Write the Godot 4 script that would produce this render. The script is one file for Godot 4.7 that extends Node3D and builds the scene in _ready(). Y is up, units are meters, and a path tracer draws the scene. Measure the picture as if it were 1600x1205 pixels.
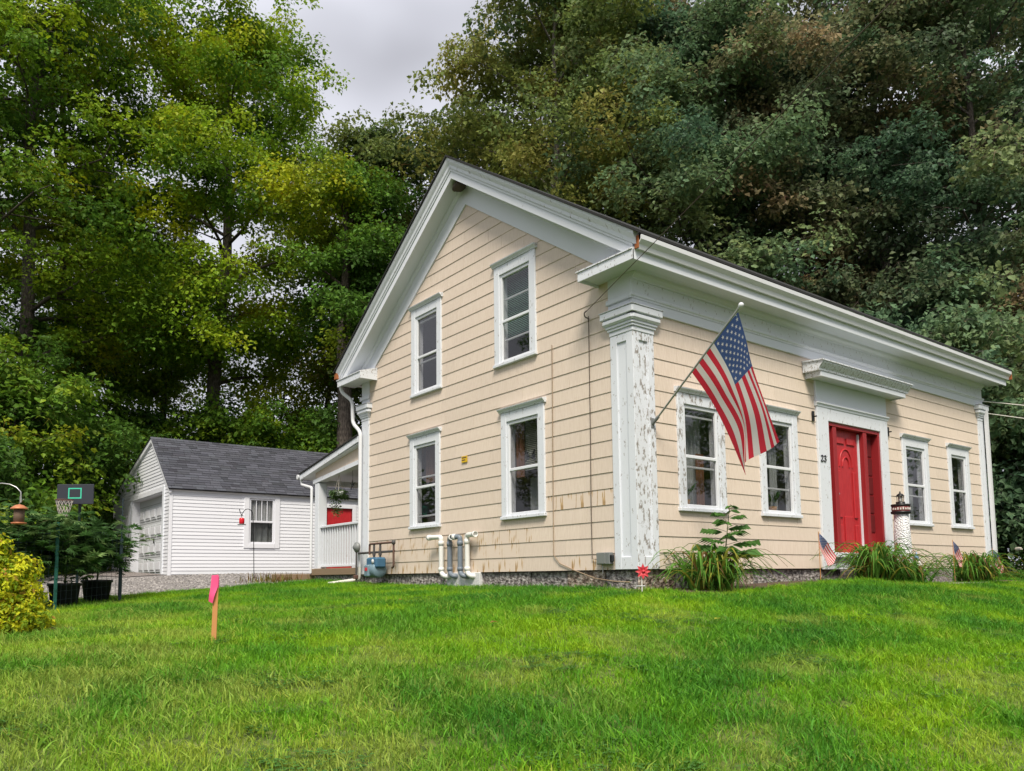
extends Node3D

# ---------------------------------------------------------------- helpers
var rng := RandomNumberGenerator.new()
var mats := {}
var names := {}
const COURSE := 0.2127
const RIDGE_Z := -3.7
const SLOPE := 0.668
const WB := -7.4          # rear wall of the house
const LEN := 10.6         # length of the house along the front

func lin(r: float, g: float, b: float) -> Color:
	return Color(r, g, b).linear_to_srgb()

func numbered(called: String) -> String:
	var n: int = names.get(called, 0)
	names[called] = n + 1
	return called if n == 0 else "%s_%03d" % [called, n]

func tag(o: Node, label: String, category := "", group := "", kind := "") -> void:
	if label: o.set_meta("label", label)
	if category: o.set_meta("category", category)
	if group: o.set_meta("group", group)
	if kind: o.set_meta("kind", kind)

func thing(called: String, label: String, category: String, at := Vector3.ZERO, group := "", turn := 0.0) -> Node3D:
	var o := Node3D.new()
	o.name = numbered(called)
	add_child(o)
	o.position = at
	o.rotation.y = turn
	tag(o, label, category, group)
	return o

func node(called: String, parent: Node, xf := Transform3D.IDENTITY) -> Node3D:
	var o := Node3D.new()
	o.name = called
	parent.add_child(o, true)
	o.transform = xf
	return o

func put(called: String, mesh: Mesh, m: Material, parent: Node, xf := Transform3D.IDENTITY) -> MeshInstance3D:
	var o := MeshInstance3D.new()
	o.name = called
	o.mesh = mesh
	o.material_override = m
	parent.add_child(o, true)
	o.transform = xf
	return o

func top(called: String, mesh: Mesh, m: Material, label: String, category := "", group := "", kind := "") -> MeshInstance3D:
	var o := put(numbered(called), mesh, m, self)
	tag(o, label, category, group, kind)
	return o

func T(x: float, y: float, z: float) -> Transform3D:
	return Transform3D(Basis.IDENTITY, Vector3(x, y, z))

func S() -> SurfaceTool:
	var st := SurfaceTool.new()
	st.begin(Mesh.PRIMITIVE_TRIANGLES)
	st.set_smooth_group(-1)
	return st

func done(st: SurfaceTool) -> ArrayMesh:
	st.generate_normals()
	return st.commit()

func quad(st: SurfaceTool, a: Vector3, b: Vector3, c: Vector3, d: Vector3) -> void:   # counter-clockwise seen from outside
	st.add_vertex(a); st.add_vertex(c); st.add_vertex(b)
	st.add_vertex(a); st.add_vertex(d); st.add_vertex(c)

func tri(st: SurfaceTool, a: Vector3, b: Vector3, c: Vector3) -> void:
	st.add_vertex(a); st.add_vertex(c); st.add_vertex(b)

func bx(st: SurfaceTool, lo: Vector3, hi: Vector3) -> void:
	var p := []
	for i in 8:
		p.append(Vector3(hi.x if i & 1 else lo.x, hi.y if i & 2 else lo.y, hi.z if i & 4 else lo.z))
	quad(st, p[4], p[5], p[7], p[6]); quad(st, p[1], p[0], p[2], p[3])
	quad(st, p[5], p[1], p[3], p[7]); quad(st, p[0], p[4], p[6], p[2])
	quad(st, p[6], p[7], p[3], p[2]); quad(st, p[0], p[1], p[5], p[4])

func box(lo: Vector3, hi: Vector3) -> ArrayMesh:
	var st := S()
	bx(st, lo, hi)
	return done(st)

func cbox(lo: Vector3, hi: Vector3, c := 0.006) -> ArrayMesh:   # a box with chamfered edges
	var st := S()
	var m := (lo + hi) * 0.5
	var h := (hi - lo) * 0.5
	c = minf(c, minf(h.x, minf(h.y, h.z)) * 0.6)
	var v := func(sx: int, sy: int, sz: int, ax: int) -> Vector3:
		var q := Vector3(h.x * sx, h.y * sy, h.z * sz)
		if ax != 0: q.x -= c * sx
		if ax != 1: q.y -= c * sy
		if ax != 2: q.z -= c * sz
		return q + m
	for ax in 3:
		for s in [-1, 1]:
			var r := []
			for k in [[-1, -1], [1, -1], [1, 1], [-1, 1]]:
				var t := [0, 0, 0]
				t[ax] = s; t[(ax + 1) % 3] = k[0]; t[(ax + 2) % 3] = k[1]
				r.append(v.call(t[0], t[1], t[2], ax))
			if s > 0: quad(st, r[0], r[1], r[2], r[3])
			else: quad(st, r[3], r[2], r[1], r[0])
	for ax in 3:   # edges that run along ax
		var b := (ax + 1) % 3
		var d := (ax + 2) % 3
		for sb in [-1, 1]:
			for sd in [-1, 1]:
				var e := []
				for k in [[-1, b], [1, b], [1, d], [-1, d]]:
					var t := [0, 0, 0]
					t[ax] = k[0]; t[b] = sb; t[d] = sd
					e.append(v.call(t[0], t[1], t[2], k[1]))
				if sb * sd > 0: quad(st, e[3], e[2], e[1], e[0])
				else: quad(st, e[0], e[1], e[2], e[3])
	for sx in [-1, 1]:
		for sy in [-1, 1]:
			for sz in [-1, 1]:
				var a: Vector3 = v.call(sx, sy, sz, 0)
				var b2: Vector3 = v.call(sx, sy, sz, 1)
				var c2: Vector3 = v.call(sx, sy, sz, 2)
				if sx * sy * sz > 0: tri(st, a, b2, c2)
				else: tri(st, c2, b2, a)
	return done(st)

func ex(st: SurfaceTool, prof: Array, a: Vector3, b: Vector3, ux: Vector3, uy: Vector3) -> void:   # a profile drawn along a line; the ends may be cut aslant
	var pl := PackedVector2Array(prof)
	var area := 0.0
	for i in pl.size():
		area += pl[i].cross(pl[(i + 1) % pl.size()])
	if area < 0: pl.reverse()
	var flip := ux.cross(uy).dot(b - a) < 0
	var pa := []
	var pb := []
	for p in pl:
		pa.append(a + ux * p.x + uy * p.y)
		pb.append(b + ux * p.x + uy * p.y)
	var n := pl.size()
	for i in n:
		var j := (i + 1) % n
		if flip: quad(st, pa[j], pa[i], pb[i], pb[j])
		else: quad(st, pa[i], pa[j], pb[j], pb[i])
	var idx := Geometry2D.triangulate_polygon(pl)
	var ref := 0.0
	if idx.size() >= 3: ref = (pl[idx[1]] - pl[idx[0]]).cross(pl[idx[2]] - pl[idx[0]])
	for k in range(0, idx.size(), 3):
		var i0 := idx[k]; var i1 := idx[k + 1]; var i2 := idx[k + 2]
		if (ref > 0) == flip:
			tri(st, pa[i0], pa[i1], pa[i2]); tri(st, pb[i2], pb[i1], pb[i0])
		else:
			tri(st, pa[i2], pa[i1], pa[i0]); tri(st, pb[i0], pb[i1], pb[i2])

func extrude(prof: Array, a: Vector3, b: Vector3, ux: Vector3, uy: Vector3) -> ArrayMesh:
	var st := S()
	ex(st, prof, a, b, ux, uy)
	return done(st)

func tb(st: SurfaceTool, pts: Array, radii: Array, n := 8, caps := true) -> void:
	st.set_smooth_group(1)
	var rings := []
	var side := Vector3.ZERO
	for i in pts.size():
		var d: Vector3 = (pts[mini(i + 1, pts.size() - 1)] - pts[maxi(i - 1, 0)]).normalized()
		if side == Vector3.ZERO:
			side = d.cross(Vector3.RIGHT if absf(d.x) < 0.8 else Vector3.UP).normalized()
		side = (side - d * side.dot(d)).normalized()
		var up := d.cross(side)
		var ring := []
		var r: float = radii[mini(i, radii.size() - 1)]
		for k in n:
			var a := TAU * k / n
			ring.append(pts[i] + (side * cos(a) + up * sin(a)) * r)
		rings.append(ring)
	for i in rings.size() - 1:
		for k in n:
			var j := (k + 1) % n
			quad(st, rings[i][k], rings[i][j], rings[i + 1][j], rings[i + 1][k])
	st.set_smooth_group(-1)
	if caps:
		for k in range(1, n - 1):
			tri(st, rings[0][0], rings[0][k + 1], rings[0][k])
			var e: Array = rings[-1]
			tri(st, e[0], e[k], e[k + 1])

func tube(pts: Array, radii: Array, n := 8) -> ArrayMesh:
	var st := S()
	tb(st, pts, radii, n)
	return done(st)

func lathe(prof: Array, n := 16, smooth := true) -> ArrayMesh:   # profile of (radius, height) from bottom to top
	var st := S()
	if smooth: st.set_smooth_group(1)
	for i in prof.size() - 1:
		var p: Vector2 = prof[i]
		var q: Vector2 = prof[i + 1]
		for k in n:
			var a := TAU * k / n
			var b := TAU * (k + 1) / n
			var v := [Vector3(cos(a) * p.x, p.y, -sin(a) * p.x), Vector3(cos(b) * p.x, p.y, -sin(b) * p.x), Vector3(cos(b) * q.x, q.y, -sin(b) * q.x), Vector3(cos(a) * q.x, q.y, -sin(a) * q.x)]
			if p.x > 0.0001: tri(st, v[0], v[1], v[2])
			if q.x > 0.0001: tri(st, v[0], v[2], v[3])
	return done(st)

func arc(pts: Array, r: float, n := 5) -> Array:   # rounds the corners of a polyline
	var out := [pts[0]]
	for i in range(1, pts.size() - 1):
		var a: Vector3 = pts[i] + (pts[i - 1] - pts[i]).normalized() * r
		var b: Vector3 = pts[i] + (pts[i + 1] - pts[i]).normalized() * r
		for k in n + 1:
			var t := float(k) / n
			out.append(a.lerp(pts[i], t).lerp(Vector3(pts[i]).lerp(b, t), t))
	out.append(pts[-1])
	return out

# ---------------------------------------------------------------- materials
func noise(freq: float, kind := FastNoiseLite.TYPE_SIMPLEX_SMOOTH, octaves := 4, seed_ := 1) -> FastNoiseLite:
	var f := FastNoiseLite.new()
	f.noise_type = kind
	f.frequency = freq
	f.fractal_octaves = octaves
	f.seed = seed_
	return f

func ramp(stops: Array, hard := false) -> Gradient:
	var g := Gradient.new()
	var o := PackedFloat32Array()
	var c := PackedColorArray()
	for s in stops:
		o.append(s[0]); c.append(s[1])
	g.offsets = o
	g.colors = c
	if hard: g.interpolation_mode = Gradient.GRADIENT_INTERPOLATE_CONSTANT
	return g

func ntex(f: FastNoiseLite, r: Gradient = null, size := 512, normal := false) -> NoiseTexture2D:
	var t := NoiseTexture2D.new()
	t.width = size; t.height = size
	t.seamless = true
	t.noise = f
	if r: t.color_ramp = r
	if normal:
		t.as_normal_map = true
		t.bump_strength = 6.0
	return t

func mat(key: String, c: Color, rough := 0.8, metal := 0.0) -> StandardMaterial3D:
	if mats.has(key): return mats[key]
	var m := StandardMaterial3D.new()
	m.resource_name = key
	m.albedo_color = c
	m.roughness = rough
	m.metallic = metal
	m.metallic_specular = 0.4
	mats[key] = m
	return m

func textured(key: String, tex: Texture2D, scale: Vector3, rough := 0.85, bump: Texture2D = null, bump_cm := 0.0, tint := Color.WHITE) -> StandardMaterial3D:
	var m := mat(key, tint, rough)
	m.albedo_texture = tex
	m.uv1_triplanar = true
	m.uv1_world_triplanar = true
	m.uv1_triplanar_sharpness = 8.0
	m.uv1_scale = scale
	if bump:
		m.heightmap_enabled = true
		m.heightmap_texture = bump
		m.heightmap_scale = bump_cm
	return m

func make_materials() -> void:
	# asbestos-cement siding: fine vertical combing, faint blotches
	var grain := ntex(noise(0.03, FastNoiseLite.TYPE_SIMPLEX, 3, 4))
	for i in 4:
		var k: float = [1.0, 0.965, 1.03, 0.985][i]
		var a := lin(0.625 * k, 0.522 * k, 0.432 * k)
		var b := lin(0.685 * k, 0.582 * k, 0.492 * k)
		textured("siding%d" % i, ntex(noise(0.012 + 0.002 * i, FastNoiseLite.TYPE_SIMPLEX, 4, 10 + i), ramp([[0.2, a], [0.8, b]])), Vector3(5.0, 0.5, 5.0), 0.75, grain, 0.10)
	var base := lin(0.655, 0.552, 0.462)
	var st1 := lin(0.52, 0.36, 0.20)
	var st2 := lin(0.30, 0.19, 0.09)
	textured("siding_stained", ntex(noise(0.010, FastNoiseLite.TYPE_SIMPLEX, 4, 31), ramp([[0.0, base], [0.72, base], [0.79, st1], [0.90, st2], [1.0, st2]])), Vector3(2.4, 0.30, 2.4), 0.8, grain, 0.10)
	# painted wood: white, with chips of bare grey wood
	var white := lin(0.66, 0.69, 0.74)
	var white2 := lin(0.60, 0.63, 0.68)
	var wood := lin(0.30, 0.28, 0.26)
	var wood2 := lin(0.17, 0.15, 0.14)
	for spec in [["white_clean", 0.08, Vector3(0.7, 0.5, 0.7), 41], ["white_worn", 0.265, Vector3(1.1, 0.55, 1.1), 42], ["white_peeling", 0.30, Vector3(1.3, 0.8, 1.3), 43], ["white_flaking", 0.375, Vector3(1.1, 0.5, 1.1), 44], ["sill_worn", 0.38, Vector3(1.8, 2.2, 1.8), 45]]:
		var t: float = spec[1]
		var f := noise(0.0095, FastNoiseLite.TYPE_SIMPLEX_SMOOTH, 7, spec[3])
		f.fractal_gain = 0.74
		textured(spec[0], ntex(f, ramp([[0.0, wood2], [t - 0.10, wood], [t - 0.012, lin(0.36, 0.35, 0.34)], [t, white], [0.75, white], [1.0, white2]]), 1024), spec[2], 0.55)
	mat("vinyl", lin(0.72, 0.73, 0.78), 0.45)
	mat("vinyl_b", lin(0.69, 0.70, 0.75), 0.45)
	mat("alu_white", lin(0.68, 0.70, 0.74), 0.35)
	mat("gutter", lin(0.66, 0.67, 0.70), 0.35)
	mat("rust", lin(0.30, 0.10, 0.035), 0.9)
	mat("dark", lin(0.02, 0.02, 0.02), 0.8)
	textured("shingle", ntex(noise(0.2, FastNoiseLite.TYPE_SIMPLEX, 2, 51), ramp([[0.0, Color(0.62, 0.62, 0.66)], [1.0, Color(1, 1, 1)]])), Vector3(3, 3, 3), 0.95)
	mats["shingle"].vertex_color_use_as_albedo = true
	textured("stone", ntex(noise(0.022, FastNoiseLite.TYPE_SIMPLEX, 5, 61), ramp([[0.15, lin(0.07, 0.06, 0.06)], [0.45, lin(0.22, 0.195, 0.19)], [0.8, lin(0.46, 0.43, 0.42)]])), Vector3(0.8, 0.8, 0.8), 0.9, ntex(noise(0.05, FastNoiseLite.TYPE_SIMPLEX, 5, 62)), 2.0)
	textured("stone_b", ntex(noise(0.022, FastNoiseLite.TYPE_SIMPLEX, 5, 63), ramp([[0.15, lin(0.08, 0.055, 0.045)], [0.45, lin(0.25, 0.19, 0.15)], [0.8, lin(0.46, 0.40, 0.35)]])), Vector3(0.7, 0.7, 0.7), 0.9, ntex(noise(0.05, FastNoiseLite.TYPE_SIMPLEX, 5, 64)), 2.0)
	textured("concrete", ntex(noise(0.03, FastNoiseLite.TYPE_SIMPLEX, 5, 65), ramp([[0.2, lin(0.12, 0.10, 0.10)], [0.6, lin(0.22, 0.19, 0.18)], [0.9, lin(0.38, 0.36, 0.34)]])), Vector3(1.2, 1.2, 1.2), 0.9)
	textured("plaster", ntex(noise(0.02, FastNoiseLite.TYPE_SIMPLEX, 4, 66), ramp([[0.2, lin(0.52, 0.52, 0.52)], [0.8, lin(0.66, 0.66, 0.67)]])), Vector3(2, 2, 2), 0.9)
	textured("gravel", ntex(noise(0.16, FastNoiseLite.TYPE_CELLULAR, 2, 67), ramp([[0.0, lin(0.30, 0.28, 0.27)], [0.5, lin(0.20, 0.185, 0.18)], [1.0, lin(0.09, 0.08, 0.08)]])), Vector3(0.9, 0.9, 0.9), 0.95)
	textured("soil", ntex(noise(0.03, FastNoiseLite.TYPE_SIMPLEX, 5, 68), ramp([[0.2, lin(0.045, 0.06, 0.015)], [0.5, lin(0.08, 0.12, 0.02)], [0.8, lin(0.13, 0.15, 0.04)]])), Vector3(0.6, 0.6, 0.6), 1.0)
	textured("mulch", ntex(noise(0.08, FastNoiseLite.TYPE_SIMPLEX, 4, 69), ramp([[0.2, lin(0.035, 0.022, 0.015)], [0.7, lin(0.12, 0.08, 0.055)], [0.95, lin(0.24, 0.18, 0.13)]])), Vector3(1.2, 1.2, 1.2), 1.0)
	textured("forest_floor", ntex(noise(0.02, FastNoiseLite.TYPE_SIMPLEX, 5, 70), ramp([[0.2, lin(0.02, 0.025, 0.01)], [0.8, lin(0.07, 0.075, 0.025)]])), Vector3(0.2, 0.2, 0.2), 1.0)
	var barkb := ntex(noise(0.03, FastNoiseLite.TYPE_SIMPLEX, 5, 72))
	textured("bark", ntex(noise(0.02, FastNoiseLite.TYPE_SIMPLEX, 5, 71), ramp([[0.2, lin(0.055, 0.045, 0.038)], [0.8, lin(0.16, 0.135, 0.115)]])), Vector3(1.4, 0.35, 1.4), 0.95, barkb, 2.5)
	textured("bark_grey", ntex(noise(0.02, FastNoiseLite.TYPE_SIMPLEX, 5, 73), ramp([[0.2, lin(0.10, 0.09, 0.08)], [0.8, lin(0.26, 0.235, 0.21)]])), Vector3(1.2, 0.35, 1.2), 0.95, barkb, 2.5)
	for spec in [["leaf", 0.5], ["grass", 0.55]]:
		var m := mat(spec[0], Color.WHITE, spec[1])
		m.vertex_color_use_as_albedo = true
		m.backlight_enabled = true
		m.backlight = Color(0.75, 0.75, 0.75) if spec[0] == "grass" else Color(0.93, 0.93, 0.93)
		m.metallic_specular = 0.3
	textured("door_red", ntex(noise(0.02, FastNoiseLite.TYPE_SIMPLEX, 3, 74), ramp([[0.2, lin(0.40, 0.022, 0.028)], [0.8, lin(0.46, 0.030, 0.036)]])), Vector3(1.5, 0.4, 1.5), 0.35)
	mat("frame_red", lin(0.28, 0.020, 0.024), 0.45)
	mat("dark_red", lin(0.12, 0.012, 0.014), 0.5)
	var gl := mat("glass", Color(0.01, 0.02, 0.02, 0.15), 0.02)
	gl.transparency = BaseMaterial3D.TRANSPARENCY_ALPHA
	gl.metallic_specular = 0.6
	var sc := mat("screen", Color(0.03, 0.03, 0.035, 0.45), 0.6)
	sc.transparency = BaseMaterial3D.TRANSPARENCY_ALPHA
	mat("plank", lin(0.30, 0.20, 0.12), 0.6)
	mat("wallpaper", lin(0.42, 0.38, 0.32), 0.9)
	mat("curtain_grey", lin(0.34, 0.37, 0.37), 0.9)
	mat("curtain_white", lin(0.55, 0.57, 0.58), 0.9)
	mat("curtain_brown", lin(0.16, 0.07, 0.035), 0.9)
	mat("curtain_tan", lin(0.34, 0.20, 0.10), 0.9)
	mat("blind_green", lin(0.26, 0.50, 0.38), 0.6)
	mat("blind_cream", lin(0.42, 0.44, 0.34), 0.6)
	mat("pvc_white", lin(0.70, 0.70, 0.68), 0.35)
	mat("pvc_grey", lin(0.16, 0.19, 0.23), 0.4)
	mat("iron", lin(0.09, 0.085, 0.085), 0.6, 0.3)
	mat("iron_rusty", lin(0.13, 0.075, 0.06), 0.75, 0.2)
	mat("meter_grey", lin(0.16, 0.24, 0.29), 0.45, 0.1)
	mat("meter_blue", lin(0.05, 0.13, 0.22), 0.4)
	mat("box_grey", lin(0.20, 0.21, 0.21), 0.5, 0.2)
	mat("cable_tan", lin(0.30, 0.22, 0.15), 0.7)
	mat("cable_dark", lin(0.09, 0.065, 0.05), 0.7)
	mat("cable_white", lin(0.62, 0.60, 0.55), 0.6)
	mat("steel", lin(0.42, 0.42, 0.42), 0.35, 0.7)
	mat("black", lin(0.012, 0.012, 0.013), 0.4)
	mat("black_plastic", lin(0.018, 0.02, 0.022), 0.5)
	mat("yellow", lin(0.65, 0.42, 0.02), 0.6)
	mat("pink", lin(0.75, 0.08, 0.22), 0.6)
	mat("lath", lin(0.52, 0.24, 0.085), 0.8)
	mat("red_glass", lin(0.5, 0.012, 0.02), 0.12)
	mat("red_petal", lin(0.55, 0.045, 0.06), 0.5)
	mat("green_post", lin(0.015, 0.10, 0.075), 0.5)
	mat("dark_post", lin(0.02, 0.035, 0.045), 0.5)
	mat("backboard", lin(0.03, 0.034, 0.045), 0.5)
	mat("mint", lin(0.06, 0.50, 0.33), 0.5)
	mat("net", lin(0.42, 0.39, 0.35), 0.9)
	mat("copper", lin(0.45, 0.17, 0.08), 0.45, 0.2)
	mat("seed", lin(0.13, 0.085, 0.06), 0.8)
	mat("stalk", lin(0.12, 0.14, 0.05), 0.8)
	mat("stalk_red", lin(0.16, 0.05, 0.03), 0.8)
	mat("flower", lin(0.72, 0.66, 0.60), 0.7)
	mat("nest", lin(0.075, 0.06, 0.045), 1.0)
	mat("gnome_white", lin(0.62, 0.60, 0.56), 0.6)
	mat("gnome_blue", lin(0.20, 0.32, 0.50), 0.6)
	mat("gnome_pink", lin(0.55, 0.30, 0.26), 0.6)
	mat("gnome_green", lin(0.22, 0.40, 0.30), 0.6)
	textured("pebbled", ntex(noise(0.05, FastNoiseLite.TYPE_CELLULAR, 1, 80), ramp([[0.0, lin(0.80, 0.80, 0.82)], [0.6, lin(0.74, 0.74, 0.76)], [1.0, lin(0.42, 0.42, 0.45)]])), Vector3(1.7, 1.7, 1.7), 0.8, ntex(noise(0.05, FastNoiseLite.TYPE_CELLULAR, 1, 80)), -3.0)
	mat("maroon", lin(0.13, 0.022, 0.022), 0.5)
	mat("timber_old", lin(0.24, 0.17, 0.11), 0.9)
	mat("panel_door", lin(0.58, 0.60, 0.63), 0.5)

# ---------------------------------------------------------------- ground
func sp(v: float, k: float) -> float:
	return log(1.0 + exp(clampf(v / k, -40.0, 40.0))) * k

func ground(x: float, z: float) -> float:
	var b := Vector2(x - 3.6, z - 1.1)
	return -0.255 - 0.055 * sp(-x - 0.3, 0.5) - 0.15 * sp(z - 0.9, 0.5) + 0.03 * sp(-z - 5.0, 1.0) + 0.10 * exp(-b.length_squared() / 2.4)

func sheet(x0: float, x1: float, z0: float, z1: float, step: float, lift: float) -> ArrayMesh:
	var st := S()
	st.set_smooth_group(1)
	var nx := int(ceil((x1 - x0) / step))
	var nz := int(ceil((z1 - z0) / step))
	for i in nx:
		for j in nz:
			var p := []
			for k in [[0, 0], [0, 1], [1, 1], [1, 0]]:
				var x := lerpf(x0, x1, float(i + k[0]) / nx)
				var z := lerpf(z0, z1, float(j + k[1]) / nz)
				p.append(Vector3(x, ground(x, z) + lift, z))
			quad(st, p[0], p[1], p[2], p[3])
	return done(st)

func patch(outline: Array, lift: float, rings := 6) -> ArrayMesh:   # a ground patch with a free outline, fanned from its middle
	var st := S()
	st.set_smooth_group(1)
	var c := Vector2.ZERO
	for p in outline: c += p
	c /= outline.size()
	var n := outline.size()
	for i in n:
		for k in rings:
			var p := []
			for q in [[i, k], [i, k + 1], [i + 1, k + 1], [i + 1, k]]:
				var v: Vector2 = c.lerp(outline[q[0] % n], float(q[1]) / rings)
				p.append(Vector3(v.x, ground(v.x, v.y) + lift, v.y))
			quad(st, p[0], p[3], p[2], p[1])
	return done(st)

func circle(c: Vector2, rx: float, rz: float, n := 24, rough := 0.12) -> Array:
	var out := []
	for i in n:
		var a := TAU * i / n
		var k := 1.0 + rng.randf_range(-rough, rough)
		out.append(c + Vector2(cos(a) * rx * k, sin(a) * rz * k))
	return out

func multi(called: String, mesh: Mesh, m: Material, xs: Array, cols: PackedColorArray, parent: Node, kind := "stuff") -> MultiMeshInstance3D:
	var mm := MultiMesh.new()
	mm.transform_format = MultiMesh.TRANSFORM_3D
	mm.use_colors = true
	mm.mesh = mesh
	mm.instance_count = xs.size()
	for i in xs.size():
		mm.set_instance_transform(i, xs[i])
		mm.set_instance_color(i, cols[i])
	var o := MultiMeshInstance3D.new()
	o.name = called
	o.multimesh = mm
	o.material_override = m
	parent.add_child(o, true)
	if kind: o.set_meta("kind", kind)
	return o

# drive edge: the lawn ends where the gravel starts
func on_drive(x: float, z: float) -> bool:
	return z < -8.9 - 0.5 * sin(x * 0.8) * 0.4 - 0.18 * (x + 2.0) and x > -12.0

func make_ground() -> void:
	top("ground", sheet(-90, 110, -110, 60, 2.0, -0.035), mats.forest_floor, "", "", "", "structure")
	var lawn := top("lawn", sheet(-16, 26, -9.8, 14, 0.35, 0.0), mats.soil, "", "", "", "structure")
	lawn.name = "lawn"
	var drive := top("driveway", patch([Vector2(-5.2, -8.3), Vector2(-3.2, -9.1), Vector2(-1.2, -9.4), Vector2(0.2, -9.9), Vector2(1.6, -10.4), Vector2(3.2, -12), Vector2(3.0, -16.7), Vector2(-0.9, -16.8), Vector2(-1.1, -19), Vector2(-1.1, -23.5), Vector2(-6, -23), Vector2(-14, -16), Vector2(-16, -9), Vector2(-8, -7.9)], 0.012, 14), mats.gravel, "", "", "", "structure")
	drive.name = "driveway"
	# loose stones
	var pebble := lathe([Vector2(0, -0.3), Vector2(0.8, -0.1), Vector2(0.6, 0.5), Vector2(0, 0.7)], 5, false)
	var xs := []
	var cols := PackedColorArray()
	for i in 5200:
		var x := rng.randf_range(-6.5, 2.4)
		var z := rng.randf_range(-16.5, -8.6)
		if not on_drive(x, z): continue
		var s := rng.randf_range(0.012, 0.030)
		xs.append(Transform3D(Basis(Vector3.UP, rng.randf() * TAU).scaled(Vector3(s * 1.3, s, s)), Vector3(x, ground(x, z) + 0.014, z)))
		var g := rng.randf_range(0.12, 0.42)
		cols.append(Color(g, g * 0.94, g * 0.90))
	var pm := mat("pebble", Color.WHITE, 0.95)
	pm.vertex_color_use_as_albedo = true
	var gs := multi(numbered("gravel"), pebble, pm, xs, cols, self)
	tag(gs, "loose grey gravel strewn over the driveway before the garage", "gravel")
	# lawn grass: tufts of blades, coloured in patches
	var variants := []
	for v in 3:
		var st := S()
		for i in ([38, 34, 20][v]):
			var a := rng.randf() * TAU
			var r := sqrt(rng.randf()) * 0.10
			var p := Vector3(cos(a) * r, -0.01, sin(a) * r)
			var hgt: float = rng.randf_range(0.025, 0.060) * [0.9, 1.1, 1.45][v]
			var w: float = rng.randf_range(0.0014, 0.0026) * [1.0, 1.1, 1.7][v]
			var lean := Vector3(rng.randfn(0, 0.6), 0, rng.randfn(0, 0.6)) * hgt
			var fa := rng.randf() * TAU
			var f := Vector3(cos(fa), 0, sin(fa)) * w
			var k := rng.randf_range(0.68, 1.3)
			st.set_color(Color(k * rng.randf_range(0.9, 1.2), k, k * 0.9))
			var mid := p + Vector3(0, hgt * 0.6, 0) + lean * 0.35
			var tip := p + Vector3(0, hgt * 0.95, 0) + lean
			quad(st, p - f, p + f, mid + f * 0.8, mid - f * 0.8)
			tri(st, mid - f * 0.8, mid + f * 0.8, tip)
		variants.append(done(st))
	var nz1 := noise(0.45, FastNoiseLite.TYPE_SIMPLEX_SMOOTH, 3, 5)
	var nz2 := noise(1.5, FastNoiseLite.TYPE_SIMPLEX_SMOOTH, 3, 6)
	var nz3 := noise(0.8, FastNoiseLite.TYPE_SIMPLEX_SMOOTH, 2, 7)
	for v in 3:
		xs = []
		cols = PackedColorArray()
		for zone in [[-8.2, 8.0, -3.0, 6.6, 14500], [-7.5, 0.0, -9.4, -3.0, 5200], [6.0, 20.0, -6.0, 6.5, 5200]]:
			for i in zone[4]:
				var x: float = rng.randf_range(zone[0], zone[1])
				var z: float = rng.randf_range(zone[2], zone[3])
				if x > -0.02 and z < 0.05 and x < 10.7: continue
				if x > 0.15 and x < 10.4 and z < 0.75 + 0.1 * sin(x * 2.0): continue
				if on_drive(x, z): continue
				if Vector2(x + 6.55, z + 2.35).length() < 0.6: continue
				var s := rng.randf_range(0.75, 1.3)
				var lush := nz1.get_noise_2d(x, z) + 0.5 * nz2.get_noise_2d(x, z)
				var dry := nz3.get_noise_2d(x + 40, z) + 0.35 * nz2.get_noise_2d(x - 9, z + 5)
				var fine := rng.randfn(0, 0.18)
				var c := Color(0.145, 0.360, 0.014).lerp(Color(0.062, 0.225, 0.022), clampf(0.35 + lush * 1.1 + fine, 0, 1))
				c = c.lerp(Color(0.275, 0.455, 0.014), clampf(-lush * 1.3 + fine, 0, 0.8))
				var straw := clampf((dry - 0.22) * 1.0 + fine * 0.5, 0.0, 0.36)
				if x < -3.8: straw = clampf(straw + 0.08 + 0.09 * (-3.8 - x) + fine * 0.8 + dry * 0.5, 0.0, 0.5)
				if rng.randf() < 0.04: straw = 0.4
				c = c.lerp(Color(0.46, 0.50, 0.10), straw)
				if dry > 0.2: s *= 0.75
				if lush > 0.15: s *= 1.25
				var up := Vector3(rng.randfn(0, 0.12), 1, rng.randfn(0, 0.12)).normalized()
				var b := Basis(Quaternion(Vector3.UP, up)) * Basis(Vector3.UP, rng.randf() * TAU)
				xs.append(Transform3D(b.scaled(Vector3(s, s, s)), Vector3(x, ground(x, z), z)))
				cols.append(c)
		var g := multi(numbered("lawn_grass"), variants[v], mats.grass, xs, cols, self)
		tag(g, ["bright green mown grass covering the sloping front lawn", "mixed green and straw grass blades of the front lawn", "darker green grass clumps all over the front lawn"][v], "grass")

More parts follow.
